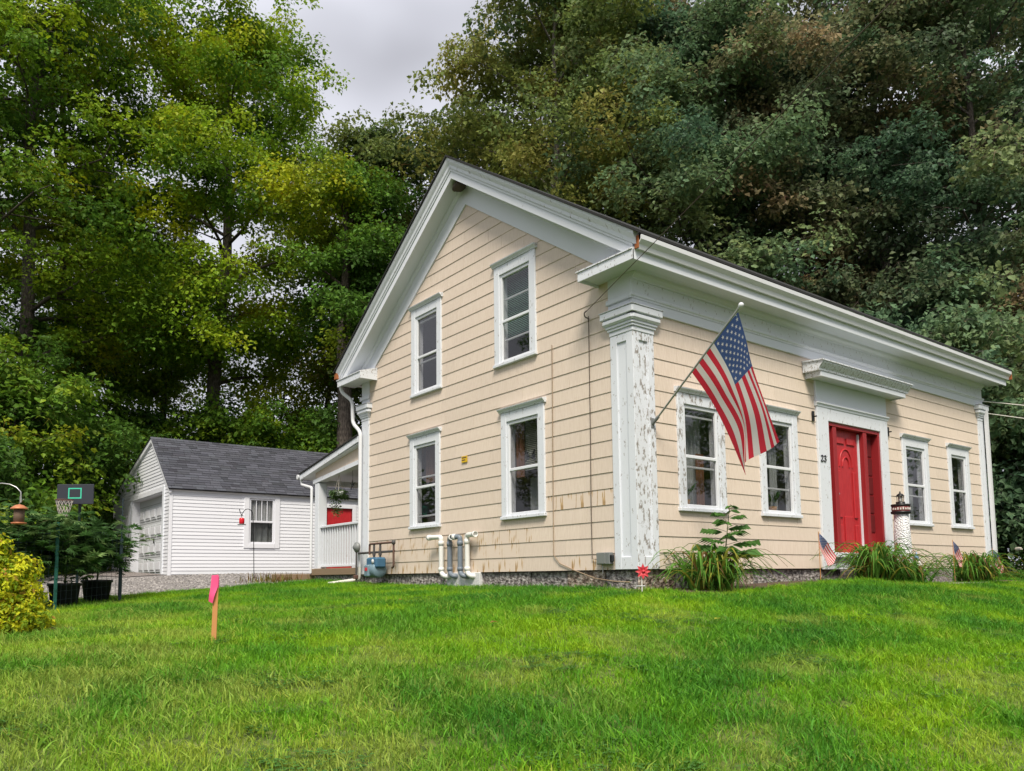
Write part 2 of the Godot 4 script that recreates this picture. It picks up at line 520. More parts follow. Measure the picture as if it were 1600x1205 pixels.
func make_clover() -> void:
	rng.seed = 71
	var st := S()
	for i in 9:
		var a := rng.randf() * TAU
		var o := Vector3(cos(a), 0, sin(a)) * sqrt(rng.randf()) * 0.07 + Vector3(0, rng.randf_range(0.025, 0.05), 0)
		var k := rng.randf_range(0.75, 1.2)
		st.set_color(Color(k, k, k))
		for j in 3:
			var b := a + TAU * j / 3.0
			leaf(st, o, Vector3(cos(b), 0.15, sin(b)).normalized(), Vector3.UP, 0.017, 0.017)
	var m := done(st)
	var nz := noise(0.7, FastNoiseLite.TYPE_SIMPLEX_SMOOTH, 3, 17)
	var xs := []
	var cols := PackedColorArray()
	for i in 9000:
		var x := rng.randf_range(-7.5, 4.0)
		var z := rng.randf_range(-2.0, 6.3)
		if nz.get_noise_2d(x, z) < 0.26 or x > -0.05 and z < 0.9: continue
		xs.append(Transform3D(Basis(Vector3.UP, rng.randf() * TAU), Vector3(x, ground(x, z), z)))
		var k := rng.randf_range(0.8, 1.2)
		cols.append(Color(0.075 * k, 0.19 * k, 0.035 * k))
	tag(multi(numbered("clover"), m, mats.grass, xs, cols, self), "patches of small-leaved clover among the lawn grass", "clover")

# ---------------------------------------------------------------- foliage
func leaf(st: SurfaceTool, p: Vector3, d: Vector3, up: Vector3, l: float, w: float) -> void:   # a folded kite
	var s := d.cross(up).normalized() * w * 0.5
	var m := p + d * l * 0.45
	var e := p + d * l - up * l * 0.12
	var drop := up * w * 0.16
	tri(st, p, m + s + drop, m - up * 0.0); tri(st, m, m + s + drop, e)
	tri(st, p, m, m - s + drop); tri(st, m, e, m - s + drop)

func spray(n: int, rad: float, l: float, w: float, wild := 0.35, twigs := false) -> ArrayMesh:
	var st := S()
	if twigs:   # thin brown shoots that carry the leaves
		for i in 5:
			st.set_color(Color(0.75, 0.45, 0.7))
			var a := TAU * (i + rng.randf() * 0.6) / 5.0
			var e := Vector3(cos(a) * rad, -rad * 0.3, sin(a) * rad) * rng.randf_range(0.7, 1.0)
			var sd := Vector3(-sin(a), 0, cos(a)) * 0.007
			tri(st, sd, -sd, e)
	for i in n:
		var a := rng.randf() * TAU
		var r := sqrt(rng.randf()) * rad
		var p := Vector3(cos(a) * r, rng.randfn(0, rad * 0.22) - r * r / rad * 0.35, sin(a) * r)
		var d := Vector3(cos(a + rng.randfn(0, 0.8)), rng.randfn(-0.25, wild), sin(a + rng.randfn(0, 0.8))).normalized()
		var up := Vector3(rng.randfn(0, wild), 1, rng.randfn(0, wild))
		up = (up - d * up.dot(d)).normalized()
		var k := rng.randf_range(0.7, 1.3)
		st.set_color(Color(k * rng.randf_range(0.92, 1.12), k, k * rng.randf_range(0.85, 1.1)))
		var s := rng.randf_range(0.75, 1.2)
		leaf(st, p, d, up, l * s, w * s)
	return done(st)

var sprays := []
var patches := FastNoiseLite.new()

func tint(pal: Array, p: Vector3) -> Color:
	var n := patches.get_noise_3d(p.x, p.y * 1.4, p.z) * 1.25 + 0.46 + rng.randfn(0, 0.20)
	n = clampf(n, 0.0, 0.999) * (pal.size() - 1)
	var i := int(n)
	return pal[i].lerp(pal[i + 1], n - i)

func tree(called: String, label: String, group: String, at: Vector2, H: float, r0: float, cr: float, cb: float, pal: Array, bark: String, limbs: int, per_pad: int, seed_: int, lean := Vector2.ZERO, pad_r := 1.25) -> Node3D:
	rng.seed = seed_
	var g := ground(at.x, at.y)
	var t := thing(called, label, "tree", Vector3(at.x, g - 0.05, at.y), group)
	var pts := []
	var rad := []
	var n := 9
	var wob := Vector2.ZERO
	for i in n + 1:
		var f := float(i) / n
		wob += Vector2(rng.randfn(0, 0.010), rng.randfn(0, 0.010)) * H
		var bend := lean * sin(f * PI * 0.6)
		pts.append(Vector3(wob.x * f + bend.x, H * 0.93 * f, wob.y * f + bend.y))
		rad.append(r0 * (1.35 if i == 0 else 1.0) * pow(1.0 - f * 0.93, 0.8))
	put("trunk", tube(pts, rad, 9), mats[bark], t)
	var along := func(f: float) -> Vector3:
		var q := clampf(f / 0.93, 0, 1) * n
		var i := mini(int(q), n - 1)
		return pts[i].lerp(pts[i + 1], q - i)
	var pads := []
	for i in limbs:
		var f := (i + rng.randf()) / limbs
		var hf := lerpf(cb, 0.95, f)
		var prof := sqrt(maxf(0.08, 1.0 - pow((f - 0.38) / 0.66, 2.0)))
		var az := i * 2.39996 + rng.randfn(0, 0.35)
		var len_ := cr * prof * rng.randf_range(0.72, 1.18)
		var rise := lerpf(0.28, 1.1, f) + rng.randfn(0, 0.12)
		var o: Vector3 = along.call(hf - 0.04)
		var out := Vector3(cos(az), 0, sin(az))
		var lp := []
		var lr := []
		for k in 5:
			var q := k / 4.0
			lp.append(o + out * len_ * q + Vector3.UP * len_ * rise * (q - 0.35 * q * q) + Vector3(rng.randfn(0, 0.12), rng.randfn(0, 0.1), rng.randfn(0, 0.12)) * q * len_ * 0.35)
			lr.append(maxf(0.012, r0 * 0.34 * (1.0 - hf * 0.55) * (1.0 - q * 0.88)))
		var st := S()
		tb(st, lp, lr, 5)
		for k in [1, 2, 3, 4]:
			var c: Vector3 = lp[k]
			if k > 1 or rng.randf() < 0.5:
				pads.append([c + Vector3(rng.randfn(0, 0.3), 0.15, rng.randfn(0, 0.3)), out])
			for sgn in [-1.0, 1.0]:
				if rng.randf() < 0.82:
					var sd: Vector3 = (out.cross(Vector3.UP) * sgn + out * 0.7).normalized()
					var e: Vector3 = c + sd * len_ * rng.randf_range(0.22, 0.42) + Vector3.UP * rng.randfn(0.1, 0.3)
					tb(st, [c, c.lerp(e, 0.5) + Vector3(0, 0.1, 0), e], [lr[k] * 0.6, lr[k] * 0.4, 0.008], 4)
					pads.append([e, (out + sd).normalized()])
					if rng.randf() < 0.6: pads.append([e + Vector3(rng.randfn(0, 0.7), rng.randfn(0.1, 0.55), rng.randfn(0, 0.7)), (out + sd).normalized()])
		put("limb", done(st), mats[bark], t)
	pads.append([along.call(0.93), Vector3.UP])
	var xs := []
	var cols := PackedColorArray()
	for pd in pads:
		var c: Vector3 = pd[0]
		var pr := pad_r * rng.randf_range(0.40, 1.05)
		var cc := tint(pal, c + Vector3(at.x, 0, at.y))
		var thin := rng.randf_range(0.55, 1.2)
		for i in int(per_pad * thin * (0.24 + 0.36 * pr)):
			var a := rng.randf() * TAU
			var r := pow(rng.randf(), 0.6) * pr
			var p := c + Vector3(cos(a) * r, rng.randfn(0, 0.19) * pr + 0.22 * pr * (1.0 - r / pr) - r * r / pr * 0.20, sin(a) * r)
			var up: Vector3 = (Vector3.UP + Vector3(cos(a), 0, sin(a)) * 0.35 * r / pr + pd[1] * 0.25 + Vector3(rng.randfn(0, 0.28), rng.randfn(0, 0.1), rng.randfn(0, 0.28))).normalized()
			var b := Basis(Quaternion(Vector3.UP, up)) * Basis(Vector3.UP, rng.randf() * TAU)
			var s := rng.randf_range(0.75, 1.25)
			xs.append(Transform3D(b.scaled(Vector3(s, s, s)), p))
			var k := rng.randf_range(0.85, 1.15)
			var c2 := cc.lerp(tint(pal, p + Vector3(at.x, 0, at.y)), 0.4)
			cols.append(Color(c2.r * k, c2.g * k, c2.b * k))
	multi("crown", sprays[seed_ % sprays.size()], mats.leaf, xs, cols, t)
	return t

func make_trees() -> void:
	patches.frequency = 0.16
	patches.fractal_octaves = 3
	patches.seed = 3
	rng.seed = 77
	for i in 4: sprays.append(spray(17, 0.42, 0.172, 0.130, 0.42, true))
	var green := [Color(0.070, 0.155, 0.028), Color(0.110, 0.235, 0.028), Color(0.170, 0.310, 0.026), Color(0.310, 0.375, 0.024)]
	var bright := [Color(0.100, 0.210, 0.022), Color(0.185, 0.325, 0.020), Color(0.310, 0.430, 0.018), Color(0.430, 0.470, 0.020)]
	var olive := [Color(0.095, 0.155, 0.060), Color(0.150, 0.215, 0.060), Color(0.220, 0.265, 0.056), Color(0.305, 0.290, 0.072)]
	var dusky := [Color(0.092, 0.140, 0.080), Color(0.140, 0.190, 0.096), Color(0.205, 0.225, 0.106), Color(0.310, 0.240, 0.128)]
	var blueg := [Color(0.080, 0.155, 0.090), Color(0.125, 0.220, 0.116), Color(0.175, 0.275, 0.136), Color(0.235, 0.300, 0.122)]
	var W := "trees of the wood behind the house"
	# tall maples behind the garage
	tree("maple_tree", "tall broad maple with yellowish crown far beyond the basketball hoop", W, Vector2(-3.3, -28.2), 27, 0.36, 5.2, 0.22, bright, "bark", 24, 22, 101)
	tree("maple_tree", "tall dark-trunked maple rising behind the garage's gable end", W, Vector2(-1.6, -31.9), 26, 0.32, 3.3, 0.34, green, "bark", 18, 19, 102)
	tree("maple_tree", "slim green maple with sky showing between it and the brightest crown", W, Vector2(1.0, -34.6), 20, 0.26, 2.7, 0.46, green, "bark", 13, 17, 103)
	tree("maple_tree", "brightest yellow-green maple with leaning trunk behind the garage roof", W, Vector2(2.6, -27.3), 26.2, 0.36, 4.5, 0.33, bright, "bark", 30, 25, 104, Vector2(1.3, 0.9))
	tree("maple_tree", "forked double-stemmed tree seen against bright sky above the garage", W, Vector2(2.5, -32.5), 17, 0.24, 2.6, 0.40, green, "bark", 12, 15, 105)
	tree("maple_tree", "thin bare-stemmed tree standing beyond the garage peak", W, Vector2(0.5, -39.2), 15, 0.22, 3.0, 0.45, green, "bark", 8, 11, 106)
	tree("maple_tree", "thick dark trunk rising behind the porch roof", W, Vector2(6.6, -21.6), 17, 0.42, 2.4, 0.52, green, "bark", 11, 18, 107)
	tree("maple_tree", "slender dark tree deep in the wood behind the porch", W, Vector2(9.3, -29.8), 16, 0.22, 2.6, 0.36, green, "bark", 10, 14, 108)
	tree("maple_tree", "olive-leaved tree whose crown tops the house's rear roof slope", W, Vector2(11.2, -24.5), 21, 0.34, 3.5, 0.34, olive, "bark", 24, 26, 109)
	tree("maple_tree", "olive tree with ragged top standing behind the roof peak", W, Vector2(12.9, -20.7), 21.5, 0.30, 3.3, 0.34, olive, "bark_grey", 24, 25, 110)
	tree("maple_tree", "grey-trunked tree with a low bare limb above the roof slope", W, Vector2(12.3, -14.7), 24, 0.27, 3.9, 0.36, olive, "bark_grey", 26, 24, 111)
	tree("maple_tree", "very tall tree closing the sky behind the eave", W, Vector2(19.7, -17.8), 29, 0.36, 5.0, 0.26, dusky, "bark", 26, 22, 112)
	tree("maple_tree", "blue-green leaved tree leaning over the front roof", W, Vector2(15.6, -10.8), 22, 0.28, 4.4, 0.24, blueg, "bark", 26, 23, 113)
	tree("maple_tree", "tall dusky tree with browning leaves above the flag", W, Vector2(21.7, -12.4), 27, 0.34, 4.8, 0.24, dusky, "bark", 26, 22, 114)
	tree("maple_tree", "pale stem with browning leaves over the front door's roof", W, Vector2(18.0, -7.7), 20, 0.20, 3.8, 0.28, dusky, "bark_grey", 20, 22, 115)
	tree("maple_tree", "tall pale-trunked tree over the far end of the roof", W, Vector2(20.9, -6.7), 25, 0.27, 4.4, 0.34, dusky, "bark_grey", 22, 21, 116)
	tree("maple_tree", "deep green tree standing far behind the pale trunks", W, Vector2(27.5, -7.9), 27, 0.32, 4.8, 0.24, blueg, "bark", 24, 22, 117)
	tree("maple_tree", "leafy tree right above the far corner of the house", W, Vector2(21.3, -3.9), 22, 0.26, 4.4, 0.22, blueg, "bark", 24, 23, 118)
	tree("maple_tree", "dark tree beyond the overhead wires", W, Vector2(27.4, -4.2), 25, 0.30, 4.8, 0.2, dusky, "bark", 22, 22, 119)
	tree("maple_tree", "distant olive tree behind the bare-limbed tree", W, Vector2(25.4, -26.1), 33, 0.34, 5.4, 0.2, olive, "bark", 20, 20, 121)
	tree("maple_tree", "distant dusky tree filling the wood behind the flag", W, Vector2(32.2, -20.8), 34, 0.36, 6.0, 0.12, dusky, "bark", 22, 20, 122)
	tree("maple_tree", "distant dark tree filling the wood behind the pale trunks", W, Vector2(35.2, -15.9), 33, 0.36, 6.0, 0.1, blueg, "bark", 22, 20, 123)
	tree("maple_tree", "broad maple at the wood's edge past the bird feeder", W, Vector2(-5.9, -27.2), 26, 0.34, 4.6, 0.18, green, "bark", 22, 20, 126)
	for a in [[Vector2(-27, -12), 13.0, "broad tree standing off beyond the driveway's far side"], [Vector2(-24, -25), 14.0, "round tree at the far end of the driveway"], [Vector2(12, 25), 13.0, "roadside tree across the street, mirrored in the front panes"], [Vector2(24, 23), 14.0, "tall roadside tree across the street beyond the utility pole"], [Vector2(36, 20), 14.0, "last roadside tree across the street"]]:
		tree("roadside_tree", a[2], "trees across the street", a[0], a[1], 0.26, 4.6, 0.16, green, "bark", 20, 22, 130 + int(a[1] + a[0].x))
	for a in [[Vector2(1.1, -34.9), 12.0, "middling tree closing the gap behind the garage gable"], [Vector2(6.9, -30.3), 11.5, "middling tree between the leaning maple and the porch"], [Vector2(9.3, -28.4), 10.0, "middling tree just left of the house's rear eave"], [Vector2(10.2, -25.1), 12.5, "middling tree behind the rear roof slope"]]:
		tree("understory_tree", a[2], W, a[0], a[1], 0.15, 3.0, 0.12, green if a[0].x < 9 else olive, "bark", 11, 9, 150 + int(a[1] * 2 + absf(a[0].x)))
	# saplings and undergrowth along the edge of the wood
	var U := "young trees along the edge of the wood"
	var young := [[-4.4, -22.8, 6.5, 2.4, green, "leafy young tree behind the basketball backboard"], [-2.2, -26.2, 5.6, 2.3, green, "young tree between the hoop and the garage gable"], [3.1, -26.0, 6.2, 2.4, green, "young tree just above the garage ridge's near end"],
		[5.6, -25.6, 6.2, 2.2, bright, "bright young tree above the middle of the garage roof"], [7.6, -23.4, 6.0, 2.0, green, "young tree above the far end of the garage roof"], [8.8, -17.5, 6.5, 1.9, olive, "young olive tree behind the house's rear porch"],
		[13.6, -2.2, 6.4, 1.9, blueg, "deep green young tree by the far downspout"], [14.6, 0.4, 4.6, 1.8, blueg, "low leafy tree at the lawn's end beyond the house"], [16.8, -3.5, 8.5, 2.6, blueg, "young tree peeping over the far roof corner"],
		[16.8, -6.6, 9.5, 2.8, dusky, "browning young tree above the front eave"], [14.6, -9.4, 9.5, 2.8, dusky, "dusky young tree behind the middle of the roof"], [11.6, -11.6, 9.5, 2.6, blueg, "blue-green young tree low behind the roof slope"],
		[10.4, -14.6, 9.0, 2.5, olive, "olive young tree just behind the roof peak"], [0.2, -28.7, 6.5, 2.4, green, "young tree behind the garage's gable peak"], [18.5, -1.0, 8.0, 2.6, dusky, "dusky young tree under the overhead wires"], [-6.4, -18.4, 3.4, 1.3, green, "low bushy young tree behind the potted plants"]]
	for i in young.size():
		var y: Array = young[i]
		tree("young_tree", y[5], U, Vector2(y[0], y[1]), y[2], 0.09, y[3], 0.10, y[4], "bark", 15, 16, 201 + i, Vector2.ZERO, 0.85)

# ---------------------------------------------------------------- house
var GABLE := Transform3D(Basis(Vector3(0, 0, 1), Vector3(0, 1, 0), Vector3(-1, 0, 0)), Vector3.ZERO)   # u along +z, v up, w out of the wall

func cut(rects: Array, hole: Array) -> Array:   # rectangles [u0, v0, u1, v1] with a hole taken out
	var out := []
	for r in rects:
		if hole[2] <= r[0] or hole[0] >= r[2] or hole[3] <= r[1] or hole[1] >= r[3]:
			out.append(r)
			continue
		if hole[0] > r[0]: out.append([r[0], r[1], hole[0], r[3]])
		if hole[2] < r[2]: out.append([hole[2], r[1], r[2], r[3]])
		var a := maxf(r[0], hole[0])
		var b := minf(r[2], hole[2])
		if hole[1] > r[1]: out.append([a, r[1], b, hole[1]])
		if hole[3] < r[3]: out.append([a, hole[3], b, r[3]])
	return out

func clad(parent: Node, frame: Transform3D, spans: Array, holes: Array, called: String, course: float, thick: float, piece: float, choose: Callable) -> void:
	# spans: for each course [u0, v0, u1, v1]; pieces are wedges, thicker at the foot
	var st := S()
	var w := [Vector3(0, 0, 0), Vector3(1, 0, 0), Vector3(1, 0, 1), Vector3(0, 0, 1), Vector3(0, 1, 0), Vector3(1, 1, 0), Vector3(1, 1, 0.3), Vector3(0, 1, 0.3)]
	quad(st, w[3], w[2], w[6], w[7]); quad(st, w[1], w[0], w[4], w[5]); quad(st, w[0], w[1], w[2], w[3])
	quad(st, w[7], w[6], w[5], w[4]); quad(st, w[2], w[1], w[5], w[6]); quad(st, w[0], w[3], w[7], w[4])
	var wedge := done(st)
	for k in spans.size():
		var s: Array = spans[k]
		var rects := [s]
		for h in holes: rects = cut(rects, h)
		var off := rng.randf() * piece
		for r in rects:
			var u: float = r[0]
			while u < r[2] - 0.001:
				var e: float = (floorf((u - off) / piece + 1.0001)) * piece + off
				e = minf(e, r[2])
				if r[2] - e < piece * 0.15: e = r[2]
				var full: bool = r[3] - r[1] > course * 0.9
				var m := put(called, wedge, choose.call(k, u), parent, frame * Transform3D(Basis(Vector3.BACK, rng.randfn(0, 0.0007)) * Basis.from_scale(Vector3(e - u - 0.003, r[3] - r[1] - 0.001, thick * rng.randf_range(0.92, 1.06) * (1.0 if full else 0.85))), Vector3(u, r[1], 0.0)))
				m.name = m.name
				u = e

func sheathing(spans: Array, holes: Array, t: float) -> ArrayMesh:
	var st := S()
	for s in spans:
		var rects := [s]
		for h in holes: rects = cut(rects, h)
		for r in rects: bx(st, Vector3(r[0], r[1], -t), Vector3(r[2], r[3], -0.004))
	return done(st)

func curtain(u0: float, u1: float, v0: float, v1: float, w: float, folds: float, amp := 0.03) -> ArrayMesh:
	var st := S()
	st.set_smooth_group(1)
	var n := 24
	for i in n:
		var a := lerpf(u0, u1, float(i) / n)
		var b := lerpf(u0, u1, float(i + 1) / n)
		var wa := w + sin(i * folds * TAU / n) * amp
		var wb := w + sin((i + 1) * folds * TAU / n) * amp
		quad(st, Vector3(a, v0, wa), Vector3(b, v0, wb), Vector3(b, v1, wb), Vector3(a, v1, wa))
	return done(st)

func blind(u0: float, u1: float, v0: float, v1: float, w: float) -> ArrayMesh:
	var st := S()
	var v := v0
	while v < v1:
		quad(st, Vector3(u0, v, w + 0.012), Vector3(u1, v, w + 0.012), Vector3(u1, v + 0.022, w - 0.008), Vector3(u0, v + 0.022, w - 0.008))
		v += 0.028
	return done(st)

func window(house: Node, frame: Transform3D, u0: float, u1: float, v0: float, v1: float, wear: String, inside: Callable, bars := [], split := 0.5) -> Array:
	var n := node("window", house, frame)
	var c := 0.135
	var head := 0.15
	var m: Material = mats[wear]
	put("casing", cbox(Vector3(u0, v0 + 0.05, 0.0), Vector3(u0 + c, v1, 0.036)), m, n)
	put("casing", cbox(Vector3(u1 - c, v0 + 0.05, 0.0), Vector3(u1, v1, 0.036)), m, n)
	put("head_casing", cbox(Vector3(u0 + c, v1 - head, 0.0), Vector3(u1 - c, v1 - 0.001, 0.033)), m, n)
	put("crown", extrude([Vector2(0, 0), Vector2(0.045, 0), Vector2(0.052, 0.018), Vector2(0.085, 0.045), Vector2(0.09, 0.06), Vector2(0, 0.075)], Vector3(u0 - 0.035, v1 + 0.001, 0.0), Vector3(u1 + 0.035, v1 + 0.001, 0.0), Vector3(0, 0, 1), Vector3(0, 1, 0)), mats.white_peeling, n)
	put("sill", cbox(Vector3(u0 - 0.012, v0, 0.0), Vector3(u1 + 0.012, v0 + 0.049, 0.06)), mats.white_peeling, n)
	var a := u0 + c
	var b := u1 - c
	var lo := v0 + 0.05
	var hi := v1 - head
	# jamb lining, then storm frame and sashes
	var st := S()
	bx(st, Vector3(a - 0.03, lo - 0.02, -0.14), Vector3(a, hi + 0.02, -0.001)); bx(st, Vector3(b, lo - 0.02, -0.14), Vector3(b + 0.03, hi + 0.02, -0.001))
	bx(st, Vector3(a, hi, -0.14), Vector3(b, hi + 0.02, -0.001)); bx(st, Vector3(a, lo - 0.02, -0.14), Vector3(b, lo, -0.001))
	put("jamb", done(st), mats.white_worn, n)
	var al: Material = mats.alu_white
	put("storm_stile", cbox(Vector3(a + 0.002, lo + 0.002, -0.03), Vector3(a + 0.045, hi - 0.002, 0.012)), al, n)
	put("storm_stile", cbox(Vector3(b - 0.045, lo + 0.002, -0.03), Vector3(b - 0.002, hi - 0.002, 0.012)), al, n)
	put("storm_rail", cbox(Vector3(a + 0.045, hi - 0.05, -0.03), Vector3(b - 0.045, hi - 0.002, 0.010)), al, n)
	put("storm_rail", cbox(Vector3(a + 0.045, lo + 0.002, -0.03), Vector3(b - 0.045, lo + 0.05, 0.010)), al, n)
	var mid := lerpf(lo, hi, split)
	put("meeting_rail", cbox(Vector3(a + 0.045, mid - 0.025, -0.035), Vector3(b - 0.045, mid + 0.02, 0.006)), al, n)
	for f in bars: put("sash_rail", cbox(Vector3(a + 0.046, lerpf(lo, hi, f) - 0.016, -0.06), Vector3(b - 0.046, lerpf(lo, hi, f) + 0.016, -0.036)), al, n)
	put("pane", box(Vector3(a + 0.03, mid + 0.0, -0.022), Vector3(b - 0.03, hi - 0.04, -0.018)), mats.glass, n)
	put("pane", box(Vector3(a + 0.03, lo + 0.04, -0.030), Vector3(b - 0.03, mid - 0.005, -0.026)), mats.glass, n)
	inside.call(n, a, b, lo, hi)
	return [u0 + c * 0.5, v0 + 0.02, u1 - c * 0.5, v1 - head * 0.5]

func house_plant(n: Node, at: Vector3) -> void:
	put("flower_pot", lathe([Vector2(0, 0), Vector2(0.055, 0), Vector2(0.075, 0.11), Vector2(0.065, 0.11), Vector2(0, 0.1)], 10), mats.curtain_tan, n, Transform3D(Basis.IDENTITY, at))
	var st := S()
	for i in 16:
		var a := rng.randf() * TAU
		var d := Vector3(cos(a), 1.2, sin(a) * 0.5).normalized()
		st.set_color(Color(0.03, 0.10, 0.015))
		leaf(st, at + Vector3(0, 0.1, 0) + d * 0.08, d, Vector3(-d.x, 0.6, 0.4).normalized(), rng.randf_range(0.15, 0.3), 0.035)
	put("house_plant", done(st), mats.leaf, n)

func pilaster(house: Node, frame: Transform3D, u0: float, u1: float, w: float, m: Material, cap_l: float, cap_r: float, panel := true) -> void:
	var n := node("pilaster", house, frame)
	var y1 := 3.06
	if panel:
		var d := (u1 - u0) * 0.29
		put("back_board", box(Vector3(u0 + 0.01, 0.02, 0.0), Vector3(u1 - 0.01, y1, w - 0.022)), m, n)
		put("stile", cbox(Vector3(u0, 0.0, 0.0), Vector3(u0 + d, y1, w), 0.004), m, n)
		put("stile", cbox(Vector3(u1 - d, 0.0, 0.0), Vector3(u1, y1, w), 0.004), m, n)
		put("rail", cbox(Vector3(u0 + d, 2.95, 0.0), Vector3(u1 - d, y1, w - 0.002), 0.004), m, n)
		put("rail", cbox(Vector3(u0 + d, 0.0, 0.0), Vector3(u1 - d, 0.16, w - 0.002), 0.004), m, n)
	else:
		put("board", cbox(Vector3(u0, 0.0, 0.0), Vector3(u1, y1, w), 0.004), m, n)
	# capital: necking, steps, ovolo and abacus
	for s in [["necking", 3.06, 3.12, 0.008], ["neck_step", 3.12, 3.155, 0.026], ["neck_step", 3.155, 3.19, 0.042]]:
		put(s[0], cbox(Vector3(u0 - s[3] * cap_l, s[1], 0.0), Vector3(u1 + s[3] * cap_r, s[2] - 0.001, w + s[3]), 0.005), mats.white_worn, n)
	put("ovolo", cbox(Vector3(u0 - 0.085 * cap_l, 3.19, 0.0), Vector3(u1 + 0.085 * cap_r, 3.279, w + 0.075), 0.034), mats.white_worn, n)
	put("abacus", cbox(Vector3(u0 - 0.10 * cap_l, 3.28, 0.0), Vector3(u1 + 0.10 * cap_r, 3.372, w + 0.088), 0.008), mats.white_worn, n)
	put("abacus_cap", cbox(Vector3(u0 - 0.11 * cap_l, 3.373, 0.0), Vector3(u1 + 0.11 * cap_r, 3.385, w + 0.098), 0.004), mats.sill_worn, n)

func roof_y(z: float) -> float:   # top of the roof
	return 6.905 - SLOPE * absf(z - RIDGE_Z)

func make_house() -> void:
	rng.seed = 11
	var house := thing("house", "cream shingle-sided house with white pilasters, red door and flag", "house")
	# windows; the rooms behind them are dark
	var gh := []
	var fh := []
	var none := func(_n, _a, _b, _c, _d): pass
	gh.append(window(house, GABLE, -5.47, -4.47, 3.185, 4.81, "white_worn", func(n, a, b, lo, hi):
		put("curtain", curtain(b - 0.16, b, lo, lo + 0.55, -0.25, 3), mats.curtain_grey, n), [0.93, 0.40], 0.47))
	gh.append(window(house, GABLE, -2.92, -1.90, 3.185, 4.81, "white_worn", func(n, a, b, lo, hi):
		put("blind", blind(a, b, lo + 0.42, hi, -0.14), mats.blind_green, n), [0.72, 0.26], 0.47))
	gh.append(window(house, GABLE, -5.52, -4.52, 0.786, 2.44, "white_worn", func(n, a, b, lo, hi):
		put("curtain", curtain(a + 0.05, a + 0.30, lo + 0.8, hi, -0.22, 3), mats.curtain_brown, n)
		put("curtain", curtain(a + 0.42, a + 0.47, lo, hi, -0.20, 1, 0.01), mats.curtain_white, n), [0.60, 0.12], 0.48))
	gh.append(window(house, GABLE, -2.775, -1.745, 0.786, 2.44, "white_worn", func(n, a, b, lo, hi):
		put("blind", blind(a + 0.14, b, lo + 0.70, hi, -0.20), mats.blind_cream, n)
		put("curtain", curtain(a + 0.02, a + 0.20, lo + 0.6, hi, -0.16, 2), mats.curtain_brown, n)
		put("curtain", curtain(a + 0.02, b, lo, lo + 0.62, -0.42, 5), mats.curtain_grey, n)
		var st := S()
		for s in [-1, 1]:
			for k in 3:
				tri(st, Vector3(a + 0.42, lo + 0.86, -0.10), Vector3(a + 0.42 + s * 0.13, lo + 0.80 + k * 0.07, -0.09), Vector3(a + 0.42 + s * 0.10, lo + 0.86 + k * 0.07, -0.10))
		put("ribbon_bow", done(st), mats.black, n), [], 0.49))
	fh.append(window(house, Transform3D.IDENTITY, 0.797, 1.803, 0.765, 2.37, "white_flaking", func(n, a, b, lo, hi):
		put("curtain", curtain(a + 0.32, b, lo, hi, -0.30, 5, 0.04), mats.curtain_grey, n)
		put("curtain", curtain(b - 0.22, b - 0.04, lo, lo + 0.8, -0.22, 3), mats.curtain_brown, n)
		house_plant(n, Vector3(a + 0.22, lo + 0.02, -0.18)), [0.90, 0.40], 0.5))
	fh.append(window(house, Transform3D.IDENTITY, 2.631, 3.627, 0.765, 2.37, "white_peeling", func(n, a, b, lo, hi):
		put("curtain", curtain(a + 0.08, a + 0.2, lo, hi, -0.24, 2), mats.curtain_white, n)
		put("curtain", curtain(b - 0.2, b, lo, hi, -0.28, 3), mats.curtain_grey, n)
		house_plant(n, Vector3(a + 0.45, lo + 0.02, -0.2)), [0.27], 0.5))
	fh.append(window(house, Transform3D.IDENTITY, 6.99, 8.0, 0.765, 2.37, "white_worn", func(n, a, b, lo, hi):
		put("blind", blind(a, b, lo + 0.74, hi - 0.25, -0.22), mats.curtain_grey, n)
		put("curtain", curtain(b - 0.2, b, lo, lo + 0.7, -0.25, 3), mats.curtain_grey, n), [0.86, 0.36], 0.5))
	fh.append(window(house, Transform3D.IDENTITY, 8.836, 9.777, 0.765, 2.37, "white_worn", func(n, a, b, lo, hi):
		put("curtain", curtain(a + 0.2, a + 0.5, lo + 0.7, hi, -0.2, 4), mats.curtain_tan, n)
		put("curtain", curtain(a, b, lo, hi, -0.5, 6), mats.curtain_grey, n), [], 0.5))
	fh.append([4.30, -0.3, 6.36, 3.02])   # doorway
	# walls: hollow shell and siding
	var gs := []
	for k in 30:
		var v := k * COURSE
		var lim := (6.196 + 0.06 - v) / 0.675
		var u0 := maxf(-7.20, -3.71 - lim)
		var u1 := minf(-0.30, -3.71 + lim)
		if u1 > u0 + 0.1: gs.append([u0, v, u1, v + COURSE])
	var shell := []
	for s in gs: shell.append([maxf(s[0] - 0.3, WB), s[1], minf(s[2] + 0.3, -0.12), s[3]] if s[1] < 3.5 else s)
	put("gable_wall", sheathing(shell, gh, 0.12), mats.timber_old, house, GABLE)
	var stained := [mats.siding_stained]
	clad(house, GABLE, gs, gh, "siding_shingle", COURSE, 0.0135, 1.05, func(k, u):
		if k < 3 and u < -5.0 or k < 4 and u > -4.9 and u < -3.0 and rng.randf() < 0.6 or k < 6 and u > -1.9 and rng.randf() < 0.30: return mats.siding_stained
		return mats["siding%d" % rng.randi_range(0, 3)])
	var fs := []
	for k in 16: fs.append([0.30, k * COURSE, 10.40, (k + 1) * COURSE])
	put("front_wall", sheathing([[-0.0, 0.0, LEN, 3.82]], fh, 0.12), mats.timber_old, house)
	clad(house, Transform3D.IDENTITY, fs, fh, "siding_shingle", COURSE, 0.0135, 1.05, func(k, u):
		return mats["siding%d" % rng.randi_range(0, 3)])
	var st := S()
